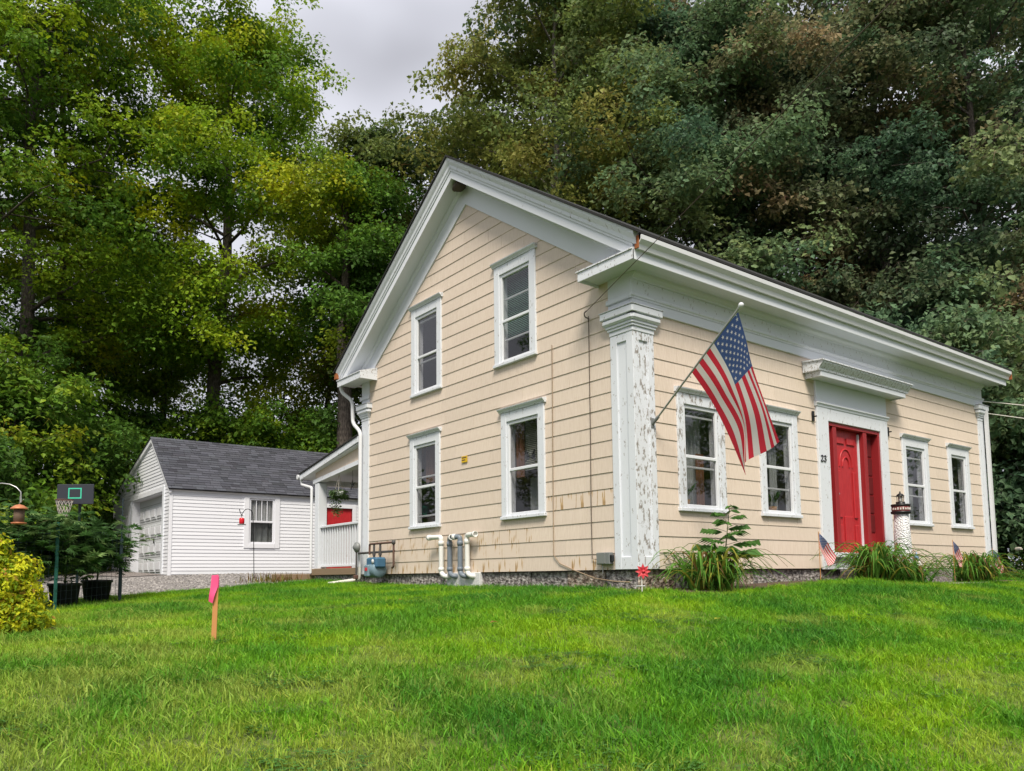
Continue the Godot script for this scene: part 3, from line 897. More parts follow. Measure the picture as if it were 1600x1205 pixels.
	bx(st, Vector3(0.0, -0.02, WB), Vector3(LEN, 3.9, WB + 0.12))
	put("rear_wall", done(st), mats.siding0, house)
	st = S()
	bx(st, Vector3(LEN - 0.12, -0.02, WB + 0.12), Vector3(LEN, 3.9, -0.125))
	tri(st, Vector3(LEN, 3.9, WB), Vector3(LEN, 3.9, 0), Vector3(LEN, 6.6, RIDGE_Z)); tri(st, Vector3(LEN - 0.12, 3.9, 0), Vector3(LEN - 0.12, 3.9, WB), Vector3(LEN - 0.12, 6.6, RIDGE_Z))
	put("end_wall", done(st), mats.siding1, house)
	put("floor_slab", box(Vector3(0.13, -0.18, WB + 0.13), Vector3(LEN - 0.13, -0.03, -0.13)), mats.timber_old, house)
	put("upper_floor", box(Vector3(0.13, 2.62, WB + 0.13), Vector3(LEN - 0.13, 2.80, -0.13)), mats.plank, house)
	put("partition_wall", box(Vector3(4.0, -0.02, WB + 0.13), Vector3(4.1, 2.61, -0.14)), mats.wallpaper, house)
	put("partition_wall", box(Vector3(6.5, -0.02, WB + 0.13), Vector3(6.6, 2.61, -0.14)), mats.wallpaper, house)
	put("partition_wall", box(Vector3(0.14, -0.02, -3.75), Vector3(3.99, 2.61, -3.65)), mats.wallpaper, house)
	put("partition_wall", box(Vector3(4.2, 2.81, -6.1), Vector3(4.3, 5.0, -1.3)), mats.wallpaper, house)
	# foundation of rough blocks under both visible walls
	var u := -7.38
	while u < -0.05:
		var w := minf(rng.randf_range(0.7, 1.3), -0.04 - u)
		put("foundation_stone", cbox(Vector3(0.02 + rng.randf() * 0.03, -0.6, u), Vector3(0.4, -0.004, u + w - 0.012), 0.02), mats.stone if rng.randf() < 0.75 else mats.stone_b, house)
		u += w
	u = 0.02
	while u < LEN - 0.05:
		var w := minf(rng.randf_range(0.7, 1.3), LEN - u)
		if u > 0.39: put("foundation_stone", cbox(Vector3(u, -0.6, -0.4), Vector3(u + w - 0.012, -0.004, -0.02 - rng.randf() * 0.03), 0.02), mats.stone if rng.randf() < 0.6 else mats.stone_b, house)
		else: put("foundation_stone", cbox(Vector3(u + 0.4, -0.6, -0.4), Vector3(u + w - 0.012, -0.004, -0.03), 0.02), mats.stone_b, house)
		u += w
	put("foundation_stone", cbox(Vector3(0.025, -0.6, -0.041), Vector3(0.41, -0.005, -0.022), 0.01), mats.stone_b, house)
	# roof
	for s in [1.0, -1.0]:
		put("roof_slope", extrude([Vector2(0, 0), Vector2(0, 0.035), Vector2(s * 4.20, 0.035 - SLOPE * 4.20), Vector2(s * 4.20, -SLOPE * 4.20)], Vector3(-0.43, 6.905, RIDGE_Z), Vector3(LEN + 0.40, 6.905, RIDGE_Z), Vector3(0, 0, 1), Vector3(0, 1, 0)), mats.dark, house)
	# raking cornice on both slopes: crown, fascia, soffit and frieze board, all cut plumb
	for s in [1.0, -1.0]:
		var a := Vector3(0, 6.905, RIDGE_Z)
		var b := Vector3(0, 6.905 - SLOPE * 4.13, RIDGE_Z + s * 4.13)
		var X := Vector3(-1, 0, 0)
		var c := node("raking_cornice", house)
		var be := Vector3(0, 6.905 - SLOPE * 4.05, RIDGE_Z + s * 4.05)
		var bm := Vector3(0, 6.905 - SLOPE * 3.90, RIDGE_Z + s * 3.90)
		put("crown", extrude([Vector2(0.30, -0.006), Vector2(0.405, -0.006), Vector2(0.40, -0.045), Vector2(0.385, -0.075), Vector2(0.358, -0.115), Vector2(0.352, -0.165), Vector2(0.345, -0.178), Vector2(0.30, -0.178)], a, b, X, Vector3.UP), mats.white_worn, c)
		put("fillet", extrude([Vector2(0.28, -0.18), Vector2(0.338, -0.18), Vector2(0.333, -0.215), Vector2(0.28, -0.215)], a, be, X, Vector3.UP), mats.white_clean, c)
		put("fascia", extrude([Vector2(0.26, -0.217), Vector2(0.318, -0.217), Vector2(0.318, -0.345), Vector2(0.26, -0.345)], a, be, X, Vector3.UP), mats.white_clean, c)
		put("soffit", extrude([Vector2(0.0, -0.30), Vector2(0.26, -0.30), Vector2(0.26, -0.322), Vector2(0.0, -0.322)], a, be, X, Vector3.UP), mats.white_clean, c)
		put("bed_mould", extrude([Vector2(0.0, -0.323), Vector2(0.075, -0.323), Vector2(0.07, -0.36), Vector2(0.04, -0.40), Vector2(0.0, -0.40)], a, bm, X, Vector3.UP), mats.white_clean, c)
		var b2 := Vector3(0, 6.905 - SLOPE * 3.58, RIDGE_Z + s * 3.58)
		put("frieze_board", extrude([Vector2(-0.02, -0.34), Vector2(0.032, -0.34), Vector2(0.032, -0.712), Vector2(-0.02, -0.712)], a, b2, X, Vector3.UP), mats.white_clean, c)
	# cornice returns
	for s in [1.0, -1.0]:
		var n := node("cornice_return", house)
		var z_out := 0.395 if s > 0 else WB - 0.395
		var z_in := -0.60 if s > 0 else WB + 0.60
		var zl := minf(z_out, z_in)
		var zh := maxf(z_out, z_in)
		put("soffit", box(Vector3(-0.36, 3.836, zl + 0.015), Vector3(0.0, 3.85, zh - 0.015)), mats.white_clean, n)
		put("fascia", cbox(Vector3(-0.385, 3.80, zl), Vector3(-0.36, 3.925, zh), 0.003), mats.white_peeling, n)
		put("end_board", cbox(Vector3(-0.36, 3.80, (zl if s > 0 else zh - 0.02)), Vector3(0.0, 3.925, (zl + 0.02 if s > 0 else zh)), 0.003), mats.white_worn, n)
		put("cap_flashing", extrude([Vector2(0.40, 3.926), Vector2(0.40, 3.944), Vector2(0.0, 4.06), Vector2(0.0, 3.926)], Vector3(0, 0, zl - 0.02), Vector3(0, 0, zh), Vector3(-1, 0, 0), Vector3.UP), mats.sill_worn, n)
	# front eave: soffit, fascia and gutter
	var e := node("eave", house)
	put("soffit", box(Vector3(0.001, 3.836, 0.02), Vector3(LEN + 0.3, 3.85, 0.37)), mats.white_clean, e)
	put("bed_mould", extrude([Vector2(0.0, 3.835), Vector2(0.10, 3.835), Vector2(0.09, 3.80), Vector2(0.055, 3.765), Vector2(0.05, 3.74), Vector2(0.0, 3.74)], Vector3(-0.03, 0, 0), Vector3(LEN, 0, 0), Vector3(0, 0, 1), Vector3.UP), mats.white_clean, e)
	put("fascia", cbox(Vector3(-0.384, 3.80, 0.37), Vector3(LEN + 0.33, 3.93, 0.395), 0.003), mats.white_clean, e)
	put("gutter", extrude([Vector2(0.396, 3.925), Vector2(0.44, 3.925), Vector2(0.455, 3.98), Vector2(0.50, 4.03), Vector2(0.505, 4.085), Vector2(0.49, 4.085), Vector2(0.485, 4.035), Vector2(0.44, 3.985), Vector2(0.43, 3.94), Vector2(0.396, 3.94)], Vector3(-0.335, 0, 0), Vector3(LEN + 0.36, 0, 0), Vector3(0, 0, 1), Vector3.UP), mats.gutter, e)
	put("gutter_end", cbox(Vector3(-0.352, 3.925, 0.40), Vector3(-0.336, 4.085, 0.465), 0.003), mats.rust, e)
	put("gutter_end", cbox(Vector3(LEN + 0.361, 3.925, 0.40), Vector3(LEN + 0.385, 4.085, 0.50), 0.003), mats.rust, e)
	var fz := node("frieze", house)
	put("upper_board", cbox(Vector3(-0.032, 3.556, 0.0), Vector3(LEN, 3.835, 0.034), 0.003), mats.white_worn, fz)
	put("band_mould", extrude([Vector2(0, 3.483), Vector2(0.045, 3.483), Vector2(0.05, 3.505), Vector2(0.065, 3.515), Vector2(0.068, 3.54), Vector2(0.05, 3.555), Vector2(0, 3.555)], Vector3(-0.065, 0, 0), Vector3(LEN + 0.03, 0, 0), Vector3(0, 0, 1), Vector3.UP), mats.white_worn, fz)
	put("lower_board", cbox(Vector3(-0.036, 3.352, 0.0), Vector3(LEN, 3.482, 0.038), 0.003), mats.white_clean, fz)
	# the frieze block turns the corner above the capitals on the gable side
	for c in [[-0.395, 0.0], [WB, WB + 0.30]]:
		put("corner_block", cbox(Vector3(-0.034, 3.386, c[0]), Vector3(0.0, 3.835, c[1]), 0.003), mats.white_clean, fz)
		put("corner_mould", cbox(Vector3(-0.064, 3.483, c[0] - 0.02), Vector3(-0.034, 3.55, c[1] + (0.02 if c[1] < -1 else 0.0)), 0.01), mats.white_worn, fz)
	pilaster(house, GABLE, -0.376, 0.031, 0.032, mats.white_worn, 1.0, 0.8)
	pilaster(house, Transform3D.IDENTITY, -0.0315, 0.365, 0.032, mats.white_flaking, 0.8, 1.0)
	pilaster(house, GABLE, -7.40, -7.107, 0.032, mats.white_worn, 1.0, 1.0, false)
	pilaster(house, Transform3D.IDENTITY, 10.342, 10.598, 0.032, mats.white_worn, 1.0, 1.0, false)
	# rear gutter end with its outlet, and both downspouts
	put("rear_gutter", extrude([Vector2(0.396, 3.90), Vector2(0.50, 3.90), Vector2(0.505, 4.06), Vector2(0.396, 4.06)], Vector3(-0.34, 0, WB), Vector3(LEN, 0, WB), Vector3(0, 0, -1), Vector3.UP), mats.gutter, house)
	put("gutter_end", cbox(Vector3(-0.40, 3.98, WB - 0.51), Vector3(-0.341, 4.10, WB - 0.40), 0.004), mats.rust, house)
	put("downspout", tube(arc([Vector3(-0.28, 3.92, WB - 0.45), Vector3(-0.28, 3.74, WB - 0.45), Vector3(-0.13, 3.52, WB - 0.22), Vector3(-0.13, 3.06, WB - 0.20), Vector3(-0.09, 2.84, WB + 0.06), Vector3(-0.09, 0.15, WB + 0.06)], 0.10), [0.038], 10), mats.gutter, house)
	put("downspout", tube(arc([Vector3(-0.09, 0.15, WB + 0.06), Vector3(-0.09, -0.10, WB + 0.04), Vector3(-0.62, -0.18, WB - 0.25)], 0.05), [0.036], 10), mats.cable_white, house)
	var sq := S()
	bx(sq, Vector3(10.54, 0.05, 0.07), Vector3(10.62, 3.30, 0.13))
	put("downspout", done(sq), mats.gutter, house)
	# doorway
	var d := node("doorway", house)
	var pm: Material = mats.white_worn
	put("side_board", cbox(Vector3(4.19, -0.02, 0.0), Vector3(4.515, 2.66, 0.045)), pm, d)
	put("side_board", cbox(Vector3(6.205, -0.02, 0.0), Vector3(6.455, 2.66, 0.045)), pm, d)
	put("head_board", cbox(Vector3(4.515, 2.385, 0.0), Vector3(6.205, 2.66, 0.043)), pm, d)
	put("architrave_band", extrude([Vector2(0, 2.60), Vector2(0.055, 2.60), Vector2(0.06, 2.63), Vector2(0.078, 2.645), Vector2(0.078, 2.67), Vector2(0.0, 2.685)], Vector3(4.165, 0, 0), Vector3(6.48, 0, 0), Vector3(0, 0, 1), Vector3.UP), pm, d)
	put("entablature_board", cbox(Vector3(4.19, 2.686, 0.0), Vector3(6.455, 3.02, 0.04)), mats.white_clean, d)
	var hood := node("door_hood", house)
	put("soffit", box(Vector3(3.98, 3.02, 0.0), Vector3(6.66, 3.035, 0.26)), mats.white_clean, hood)
	put("fascia", cbox(Vector3(3.95, 3.0, 0.255), Vector3(6.69, 3.085, 0.285)), mats.white_clean, hood)
	put("end_board", cbox(Vector3(3.95, 3.0, 0.0), Vector3(3.98, 3.085, 0.255)), mats.sill_worn, hood)
	put("end_board", cbox(Vector3(6.66, 3.0, 0.0), Vector3(6.69, 3.085, 0.255)), mats.sill_worn, hood)
	put("crown", extrude([Vector2(0.02, 3.087), Vector2(0.295, 3.087), Vector2(0.30, 3.12), Vector2(0.325, 3.15), Vector2(0.365, 3.20), Vector2(0.37, 3.225), Vector2(0.02, 3.25)], Vector3(3.87, 0, 0), Vector3(6.77, 0, 0), Vector3(0, 0, 1), Vector3.UP), mats.sill_worn, hood)
	put("flashing", extrude([Vector2(0.02, 3.251), Vector2(0.385, 3.227), Vector2(0.385, 3.245), Vector2(0.02, 3.275)], Vector3(3.85, 0, 0), Vector3(6.79, 0, 0), Vector3(0, 0, 1), Vector3.UP), mats.sill_worn, hood)
	# red frame with sidelights, and the panelled door
	var fr: Material = mats.frame_red
	put("frame_jamb", cbox(Vector3(4.516, 0.25, -0.16), Vector3(4.575, 2.384, 0.02)), fr, d)
	put("frame_jamb", cbox(Vector3(6.145, 0.25, -0.16), Vector3(6.204, 2.384, 0.02)), fr, d)
	put("frame_head", cbox(Vector3(4.575, 2.32, -0.16), Vector3(6.145, 2.384, 0.018)), fr, d)
	put("mullion", cbox(Vector3(4.69, 0.25, -0.16), Vector3(4.80, 2.319, 0.012)), fr, d)
	put("mullion", cbox(Vector3(5.66, 0.25, -0.16), Vector3(5.77, 2.319, 0.012)), fr, d)
	put("weather_strip", box(Vector3(5.635, 0.25, -0.10), Vector3(5.659, 2.29, -0.07)), mats.white_clean, d)
	for s in [[4.576, 4.689], [5.771, 6.144]]:
		put("sidelight_panel", cbox(Vector3(s[0], 0.25, -0.15), Vector3(s[1], 2.319, -0.11)), mats.frame_red, d)
		for k in 5:
			put("sidelight_pane", cbox(Vector3(s[0] + 0.03, 0.62 + k * 0.33, -0.108), Vector3(s[1] - 0.03, 0.92 + k * 0.33, -0.095)), mats.dark_red, d)
	put("sill", cbox(Vector3(4.40, 0.17, -0.3), Vector3(6.32, 0.249, 0.12)), mats.white_peeling, d)
	put("kick_board", cbox(Vector3(4.516, -0.02, -0.1), Vector3(6.204, 0.169, 0.05)), mats.white_peeling, d)
	var dr := node("door", house)
	put("door_leaf", cbox(Vector3(4.801, 0.25, -0.14), Vector3(5.634, 2.318, -0.095)), mats.door_red, dr)
	var panel := func(x0: float, y0: float, x1: float, y1: float):
		put("door_panel", cbox(Vector3(x0, y0, -0.096), Vector3(x1, y1, -0.074), 0.018), mats.door_red, dr)
	for y in [[0.42, 0.72], [0.84, 1.62]]:
		for x in [[4.93, 5.04], [5.42, 5.53]]: panel.call(x[0], y[0], x[1], y[1])
	panel.call(5.10, 0.42, 5.36, 0.86)
	for x in [[4.93, 5.19], [5.27, 5.53]]: panel.call(x[0], 2.08, x[1], 2.19)
	for r in [0.20, 0.11]:
		var pts := []
		for k in 13:
			var a := PI * k / 12.0
			pts.append(Vector3(5.23 + cos(a) * r, 1.70 + sin(a) * r * 1.5, -0.092))
		put("arch_mould", tube(pts, [0.016], 6), mats.door_red, dr)
	put("door_knob", lathe([Vector2(0, 0), Vector2(0.03, 0.0), Vector2(0.012, 0.02), Vector2(0.03, 0.045), Vector2(0.02, 0.065), Vector2(0, 0.07)], 10), mats.steel, dr, Transform3D(Basis(Vector3.RIGHT, PI / 2), Vector3(4.87, 1.22, -0.095)))
	# lettering on the door surround: house number
	var f := SystemFont.new()
	f.font_names = PackedStringArray(["Droid Serif"])
	var tm := TextMesh.new()
	tm.text = "23"; tm.font = f; tm.font_size = 48; tm.pixel_size = 0.0031; tm.depth = 0.012
	put("house_number", tm, mats.black, house, Transform3D(Basis(Vector3(1, 0, 0), Vector3(0.1, 1, 0), Vector3(0, 0, 1)), Vector3(4.31, 1.75, 0.052)))
	for x in [4.10, 6.50]:
		var lm := S()
		bx(lm, Vector3(x - 0.03, 2.34, 0.02), Vector3(x + 0.03, 2.50, 0.035))
		bx(lm, Vector3(x - 0.01, 2.40, 0.035), Vector3(x + 0.01, 2.42, 0.09))
		put("lamp_bracket", done(lm), mats.black, house)
	make_porch(house)

func make_porch(house: Node) -> void:
	var p := node("rear_porch", house)
	var zr := WB - 0.002
	# roof: slopes down away from the house
	var ry := func(z: float) -> float: return 2.77 + (z - zr) * 0.169
	var zl := -10.24
	put("roof_deck", extrude([Vector2(zr, ry.call(zr)), Vector2(zr, ry.call(zr) + 0.03), Vector2(zl - 0.03, ry.call(zl) + 0.03), Vector2(zl - 0.03, ry.call(zl))], Vector3(-0.14, 0, 0), Vector3(9, 0, 0), Vector3(0, 0, 1), Vector3.UP), mats.dark, p)
	put("rake_board", extrude([Vector2(zr, ry.call(zr) - 0.005), Vector2(zl, ry.call(zl) - 0.005), Vector2(zl, ry.call(zl) - 0.12), Vector2(zr, ry.call(zr) - 0.12)], Vector3(-0.12, 0, 0), Vector3(-0.09, 0, 0), Vector3(0, 0, 1), Vector3.UP), mats.white_peeling, p)
	put("porch_ceiling", extrude([Vector2(zr, ry.call(zr) - 0.13), Vector2(zl, ry.call(zl) - 0.08), Vector2(zl, ry.call(zl) - 0.10), Vector2(zr, ry.call(zr) - 0.15)], Vector3(-0.09, 0, 0), Vector3(9, 0, 0), Vector3(0, 0, 1), Vector3.UP), mats.white_clean, p)
	put("gable_siding", extrude([Vector2(zr, ry.call(zr) - 0.152), Vector2(-9.7, ry.call(-9.7) - 0.11), Vector2(-9.7, 2.12), Vector2(zr, 2.33)], Vector3(0.02, 0, 0), Vector3(0.06, 0, 0), Vector3(0, 0, 1), Vector3.UP), mats.siding0, p)
	put("beam", extrude([Vector2(zr, 2.329), Vector2(-9.75, 2.119), Vector2(-9.75, 2.03), Vector2(zr, 2.24)], Vector3(-0.02, 0, 0), Vector3(0.16, 0, 0), Vector3(0, 0, 1), Vector3.UP), mats.white_worn, p)
	put("side_beam", cbox(Vector3(0.161, 2.0, -9.75), Vector3(9, 2.12, -9.6)), mats.white_worn, p)
	put("gutter", tube([Vector3(-0.16, ry.call(zl) - 0.05, zl - 0.06), Vector3(9, ry.call(zl) - 0.05, zl - 0.06)], [0.055], 8), mats.gutter, p)
	put("downspout", tube(arc([Vector3(-0.06, ry.call(zl) - 0.09, zl - 0.05), Vector3(-0.06, ry.call(zl) - 0.22, zl - 0.03), Vector3(-0.06, 1.95, -9.72), Vector3(-0.06, 0.05, -9.72)], 0.05), [0.032], 8), mats.gutter, p)
	put("post", cbox(Vector3(-0.01, 0.14, -9.66), Vector3(0.19, 2.03, -9.46)), mats.white_clean, p)
	put("deck", cbox(Vector3(-0.05, 0.0, -9.75), Vector3(3.2, 0.14, zr)), mats.timber_old, p)
	put("deck_base", cbox(Vector3(0.0, -0.5, -9.7), Vector3(3.1, -0.002, zr)), mats.stone, p)
	put("top_rail", cbox(Vector3(0.03, 1.03, -9.459), Vector3(0.13, 1.08, zr)), mats.white_worn, p)
	put("bottom_rail", cbox(Vector3(0.05, 0.17, -9.459), Vector3(0.11, 0.22, zr)), mats.white_worn, p)
	for i in 17:
		var z := -9.38 + i * 0.118
		put("baluster", cbox(Vector3(0.06, 0.221, z - 0.02), Vector3(0.10, 1.029, z + 0.02), 0.004), mats.white_worn, p)
	put("wing_wall", box(Vector3(3.3, 0.0, -9.6), Vector3(9, 2.02, zr)), mats.siding1, p)

func make_garage() -> void:
	rng.seed = 21
	var x0 := -1.14
	var x1 := 6.4
	var zf := -17.0
	var zb := -24.3
	var y0 := 0.09
	var wt := 2.56
	var pz := -19.12
	var py := 4.30
	var g := thing("garage", "white clapboard garage with dark shingle roof and paneled overhead door", "garage", Vector3(x0, y0, zf))
	var o := Vector3(-x0, -y0, -zf)
	var GF := Transform3D(GABLE.basis, Vector3(0, 0, -zf))   # u = world z
	var SF := Transform3D(Basis.IDENTITY, Vector3(-x0, 0, 0))   # u = world x
	var C := 0.1035
	var lf := 2.80   # height of the far wall's eave
	var gsp := []
	for k in 42:
		var v := k * C
		var u1 := zf - 0.05
		var u0 := zb + 0.05
		if v + C > wt - y0 - 0.05: u1 = minf(u1, lerpf(zf, pz, (v + C - (wt - y0)) / (py - wt)))
		if v + C > lf - y0 - 0.05: u0 = maxf(u0, lerpf(zb, pz, (v + C - (lf - y0)) / (py - lf)))
		if u1 > u0 + 0.08: gsp.append([u0, v, u1, v + C])
	var door := [-21.46, -0.2, -17.72, 2.46]
	var white := func(_k, _u): return mats.vinyl if rng.randf() < 0.7 else mats.vinyl_b
	clad(g, GF, gsp, [door], "clapboard", C, 0.020, 20.0, white)
	var ssp := []
	for k in 24: ssp.append([x0 + 0.05, k * C, x1, minf((k + 1) * C, wt - y0)])
	var win := [1.14, 0.90, 1.94, 2.40]
	var sdoor := [3.62, -0.1, 4.62, 2.18]
	clad(g, SF, ssp, [win, sdoor], "clapboard", C, 0.020, 20.0, white)
	var gs2 := []
	for s in gsp: gs2.append([s[0], s[1], s[2], s[3]])
	put("gable_wall", sheathing(gs2, [door], 0.1), mats.timber_old, g, GF)
	put("side_wall", sheathing([[x0 + 0.11, 0.0, x1, wt - y0]], [win, sdoor], 0.1), mats.timber_old, g, SF)
	put("rear_wall", box(Vector3(0.0, 0.0, zb - zf), Vector3(x1 - x0, lf - y0, zb - zf + 0.1)), mats.vinyl, g)
	put("end_wall", box(Vector3(x1 - x0 - 0.1, 0.0, zb - zf + 0.1), Vector3(x1 - x0, wt - y0, -0.11)), mats.vinyl, g)
	put("corner_board", cbox(Vector3(-0.03, -0.08, -0.06), Vector3(0.06, wt - y0, 0.03)), mats.vinyl, g)
	put("corner_board", cbox(Vector3(-0.03, -0.08, zb - zf), Vector3(0.06, lf - y0, zb - zf + 0.09)), mats.vinyl, g)
	put("side_frieze", cbox(Vector3(0.061, wt - y0 - 0.06, 0.0), Vector3(x1 - x0, wt - y0 + 0.02, 0.05)), mats.vinyl, g)
	# rake boards
	put("rake_board", extrude([Vector2(0, py + 0.03), Vector2(zf + 0.08 - pz, wt - 0.02), Vector2(zf + 0.08 - pz, wt - 0.13), Vector2(0, py - 0.10)], Vector3(-0.07, -y0, pz - zf), Vector3(0.0, -y0, pz - zf), Vector3(0, 0, 1), Vector3.UP), mats.vinyl, g)
	put("rake_board", extrude([Vector2(0, py + 0.03), Vector2(zb - 0.1 - pz, lf + 0.0), Vector2(zb - 0.1 - pz, lf - 0.13), Vector2(0, py - 0.10)], Vector3(-0.07, -y0, pz - zf), Vector3(0.0, -y0, pz - zf), Vector3(0, 0, 1), Vector3.UP), mats.vinyl, g)
	# roof decks and shingles in courses, tone varying from tab to tab
	for s in [[zf + 0.12, wt - 0.04], [zb - 0.12, lf - 0.02]]:
		put("roof_deck", extrude([Vector2(0, py + 0.03), Vector2(0, py + 0.055), Vector2(s[0] - pz, s[1] + 0.025), Vector2(s[0] - pz, s[1])], Vector3(-0.09, -y0, pz - zf), Vector3(x1 - x0 + 0.1, -y0, pz - zf), Vector3(0, 0, 1), Vector3.UP), mats.dark, g)
	var st := S()
	var a := Vector3(0, py + 0.06 - y0, pz - zf)
	var b := Vector3(0, wt - 0.01 - y0, 0.13)
	var dn := (b - a).normalized()
	var nrm := Vector3(0, -dn.z, dn.y) * -1.0
	if nrm.y < 0: nrm = -nrm
	var L := (b - a).length()
	var rows := int(L / 0.13)
	for r in rows:
		var p0 := a + dn * (L - (r + 1) * L / rows)
		var p1 := a + dn * (L - r * L / rows + 0.004)
		var x := -0.10 - rng.randf() * 0.2
		while x < x1 - x0 + 0.1:
			var w := rng.randf_range(0.16, 0.42)
			var xa := maxf(x, -0.10)
			var xb := minf(x + w - 0.008, x1 - x0 + 0.1)
			if xb > xa + 0.02:
				var t := rng.randf_range(0.085, 0.140)
				if rng.randf() < 0.2: t *= 0.72
				st.set_color(Color(t * 0.96, t, t * 1.16))
				var hgt := rng.randf_range(0.010, 0.018)
				quad(st, p1 + nrm * hgt + Vector3(xa, 0, 0), p1 + nrm * hgt + Vector3(xb, 0, 0), p0 + nrm * 0.003 + Vector3(xb, 0, 0), p0 + nrm * 0.003 + Vector3(xa, 0, 0))
				quad(st, p1 + Vector3(xa, 0, 0), p1 + Vector3(xb, 0, 0), p1 + nrm * hgt + Vector3(xb, 0, 0), p1 + nrm * hgt + Vector3(xa, 0, 0))
				quad(st, p1 + Vector3(xb, 0, 0), p0 + Vector3(xb, 0, 0), p0 + nrm * 0.003 + Vector3(xb, 0, 0), p1 + nrm * hgt + Vector3(xb, 0, 0))
			x += w
	put("roof_shingle", done(st), mats.shingle, g).set_meta("kind", "stuff")
	# overhead door: recessed leaf of four rows of raised panels
	var d := node("overhead_door", g, GF)
	put("door_leaf", box(Vector3(-21.415, 0.0, -0.24), Vector3(-17.765, 2.415, -0.20)), mats.panel_door, d)
	for r in 4:
		put("section_joint", box(Vector3(-21.41, 0.55 * (r + 1) + 0.0, -0.20), Vector3(-17.77, 0.55 * (r + 1) + 0.012, -0.196)), mats.box_grey, d)
		for c in 5:
			var u := -21.28 + c * 0.70
			var v := 0.09 + r * 0.55
			put("raised_panel", cbox(Vector3(u, v, -0.20), Vector3(u + 0.60, v + 0.38, -0.178), 0.014), mats.panel_door, d)
			put("panel_field", cbox(Vector3(u + 0.07, v + 0.07, -0.178), Vector3(u + 0.53, v + 0.31, -0.160), 0.014), mats.vinyl_b, d)
	put("handle", cbox(Vector3(-19.35, 0.98, -0.16), Vector3(-19.29, 1.13, -0.135)), mats.black, d)
	put("lock", cbox(Vector3(-18.75, 1.82, -0.20), Vector3(-18.70, 1.90, -0.17)), mats.black, d)
	var q := S()
	bx(q, Vector3(-21.445, 0, -0.30), Vector3(-21.418, 2.418, 0.02)); bx(q, Vector3(-17.762, 0, -0.30), Vector3(-17.735, 2.418, 0.02)); bx(q, Vector3(-21.445, 2.42, -0.30), Vector3(-17.735, 2.445, 0.02))
	put("jamb", done(q), mats.vinyl_b, d)
	put("casing", cbox(Vector3(-17.734, 0.0, 0.0), Vector3(-17.56, 2.60, 0.045)), mats.white_worn, d)
	put("head_casing", cbox(Vector3(-21.65, 2.447, 0.0), Vector3(-17.735, 2.60, 0.043)), mats.vinyl, d)
	put("leaning_casing", extrude([Vector2(-21.42, 2.42), Vector2(-21.62, 2.42), Vector2(-22.75, 0.0), Vector2(-22.45, 0.0)], Vector3(0, 0, 0.036), Vector3(0, 0, 0.07), Vector3.RIGHT, Vector3.UP), mats.white_worn, d)
	put("casing", cbox(Vector3(-21.75, 0.0, 0.0), Vector3(-21.447, 2.44, 0.034)), mats.white_peeling, d)
	# side window
	var w := node("window", g, SF)
	for s in [[0.98, 1.14], [1.94, 2.10]]: put("casing", cbox(Vector3(s[0], 0.78, 0.0), Vector3(s[1], 2.42, 0.04)), mats.vinyl, w)
	put("head_casing", cbox(Vector3(1.14, 2.30, 0.0), Vector3(1.94, 2.42, 0.038)), mats.vinyl, w)
	put("sill", cbox(Vector3(1.14, 0.78, 0.0), Vector3(1.94, 0.92, 0.05)), mats.vinyl, w)
	for s in [[1.14, 1.20], [1.88, 1.94]]: put("sash_stile", cbox(Vector3(s[0], 0.92, -0.05), Vector3(s[1], 2.30, 0.01)), mats.vinyl_b, w)
	put("sash_rail", cbox(Vector3(1.20, 1.56, -0.05), Vector3(1.88, 1.62, 0.008)), mats.vinyl_b, w)
	put("sash_rail", cbox(Vector3(1.20, 2.25, -0.05), Vector3(1.88, 2.30, 0.008)), mats.vinyl_b, w)
	put("sash_rail", cbox(Vector3(1.20, 0.92, -0.05), Vector3(1.88, 0.97, 0.008)), mats.vinyl_b, w)
	for u in [1.37, 1.54, 1.71]: put("glazing_bar", cbox(Vector3(u - 0.012, 1.62, -0.045), Vector3(u + 0.012, 2.25, -0.01)), mats.vinyl_b, w)
	put("pane", box(Vector3(1.20, 1.60, -0.032), Vector3(1.88, 2.26, -0.028)), mats.glass, w)
	put("pane", box(Vector3(1.20, 0.96, -0.034), Vector3(1.88, 1.58, -0.030)), mats.glass, w)
	put("curtain", curtain(1.15, 1.93, 1.60, 2.38, -0.10, 5, 0.02), mats.curtain_white, w)
	put("curtain", curtain(1.15, 1.93, 0.95, 1.59, -0.25, 4), mats.curtain_grey, w)
	# red side door
	var rd := node("side_door", g, SF)
	put("door_leaf", cbox(Vector3(3.66, 0.0, -0.08), Vector3(4.58, 2.12, -0.03)), mats.door_red, rd)
	put("casing", cbox(Vector3(3.52, 0.0, 0.0), Vector3(3.66, 2.24, 0.04)), mats.vinyl, rd)
	put("casing", cbox(Vector3(4.58, 0.0, 0.0), Vector3(4.72, 2.24, 0.04)), mats.vinyl, rd)
	put("head_casing", cbox(Vector3(3.661, 2.12, 0.0), Vector3(4.579, 2.24, 0.04)), mats.vinyl, rd)
	put("door_light", cbox(Vector3(3.85, 1.30, -0.03), Vector3(4.40, 1.42, -0.015)), mats.vinyl, rd)
	var ap := top("garage_apron", patch([Vector2(-1.16, -17.4), Vector2(-1.16, -23.2), Vector2(-2.3, -23.0), Vector2(-2.6, -20), Vector2(-2.2, -17.2)], 0.03, 3), mats.concrete, "", "", "", "structure")
	ap.name = "concrete_apron"

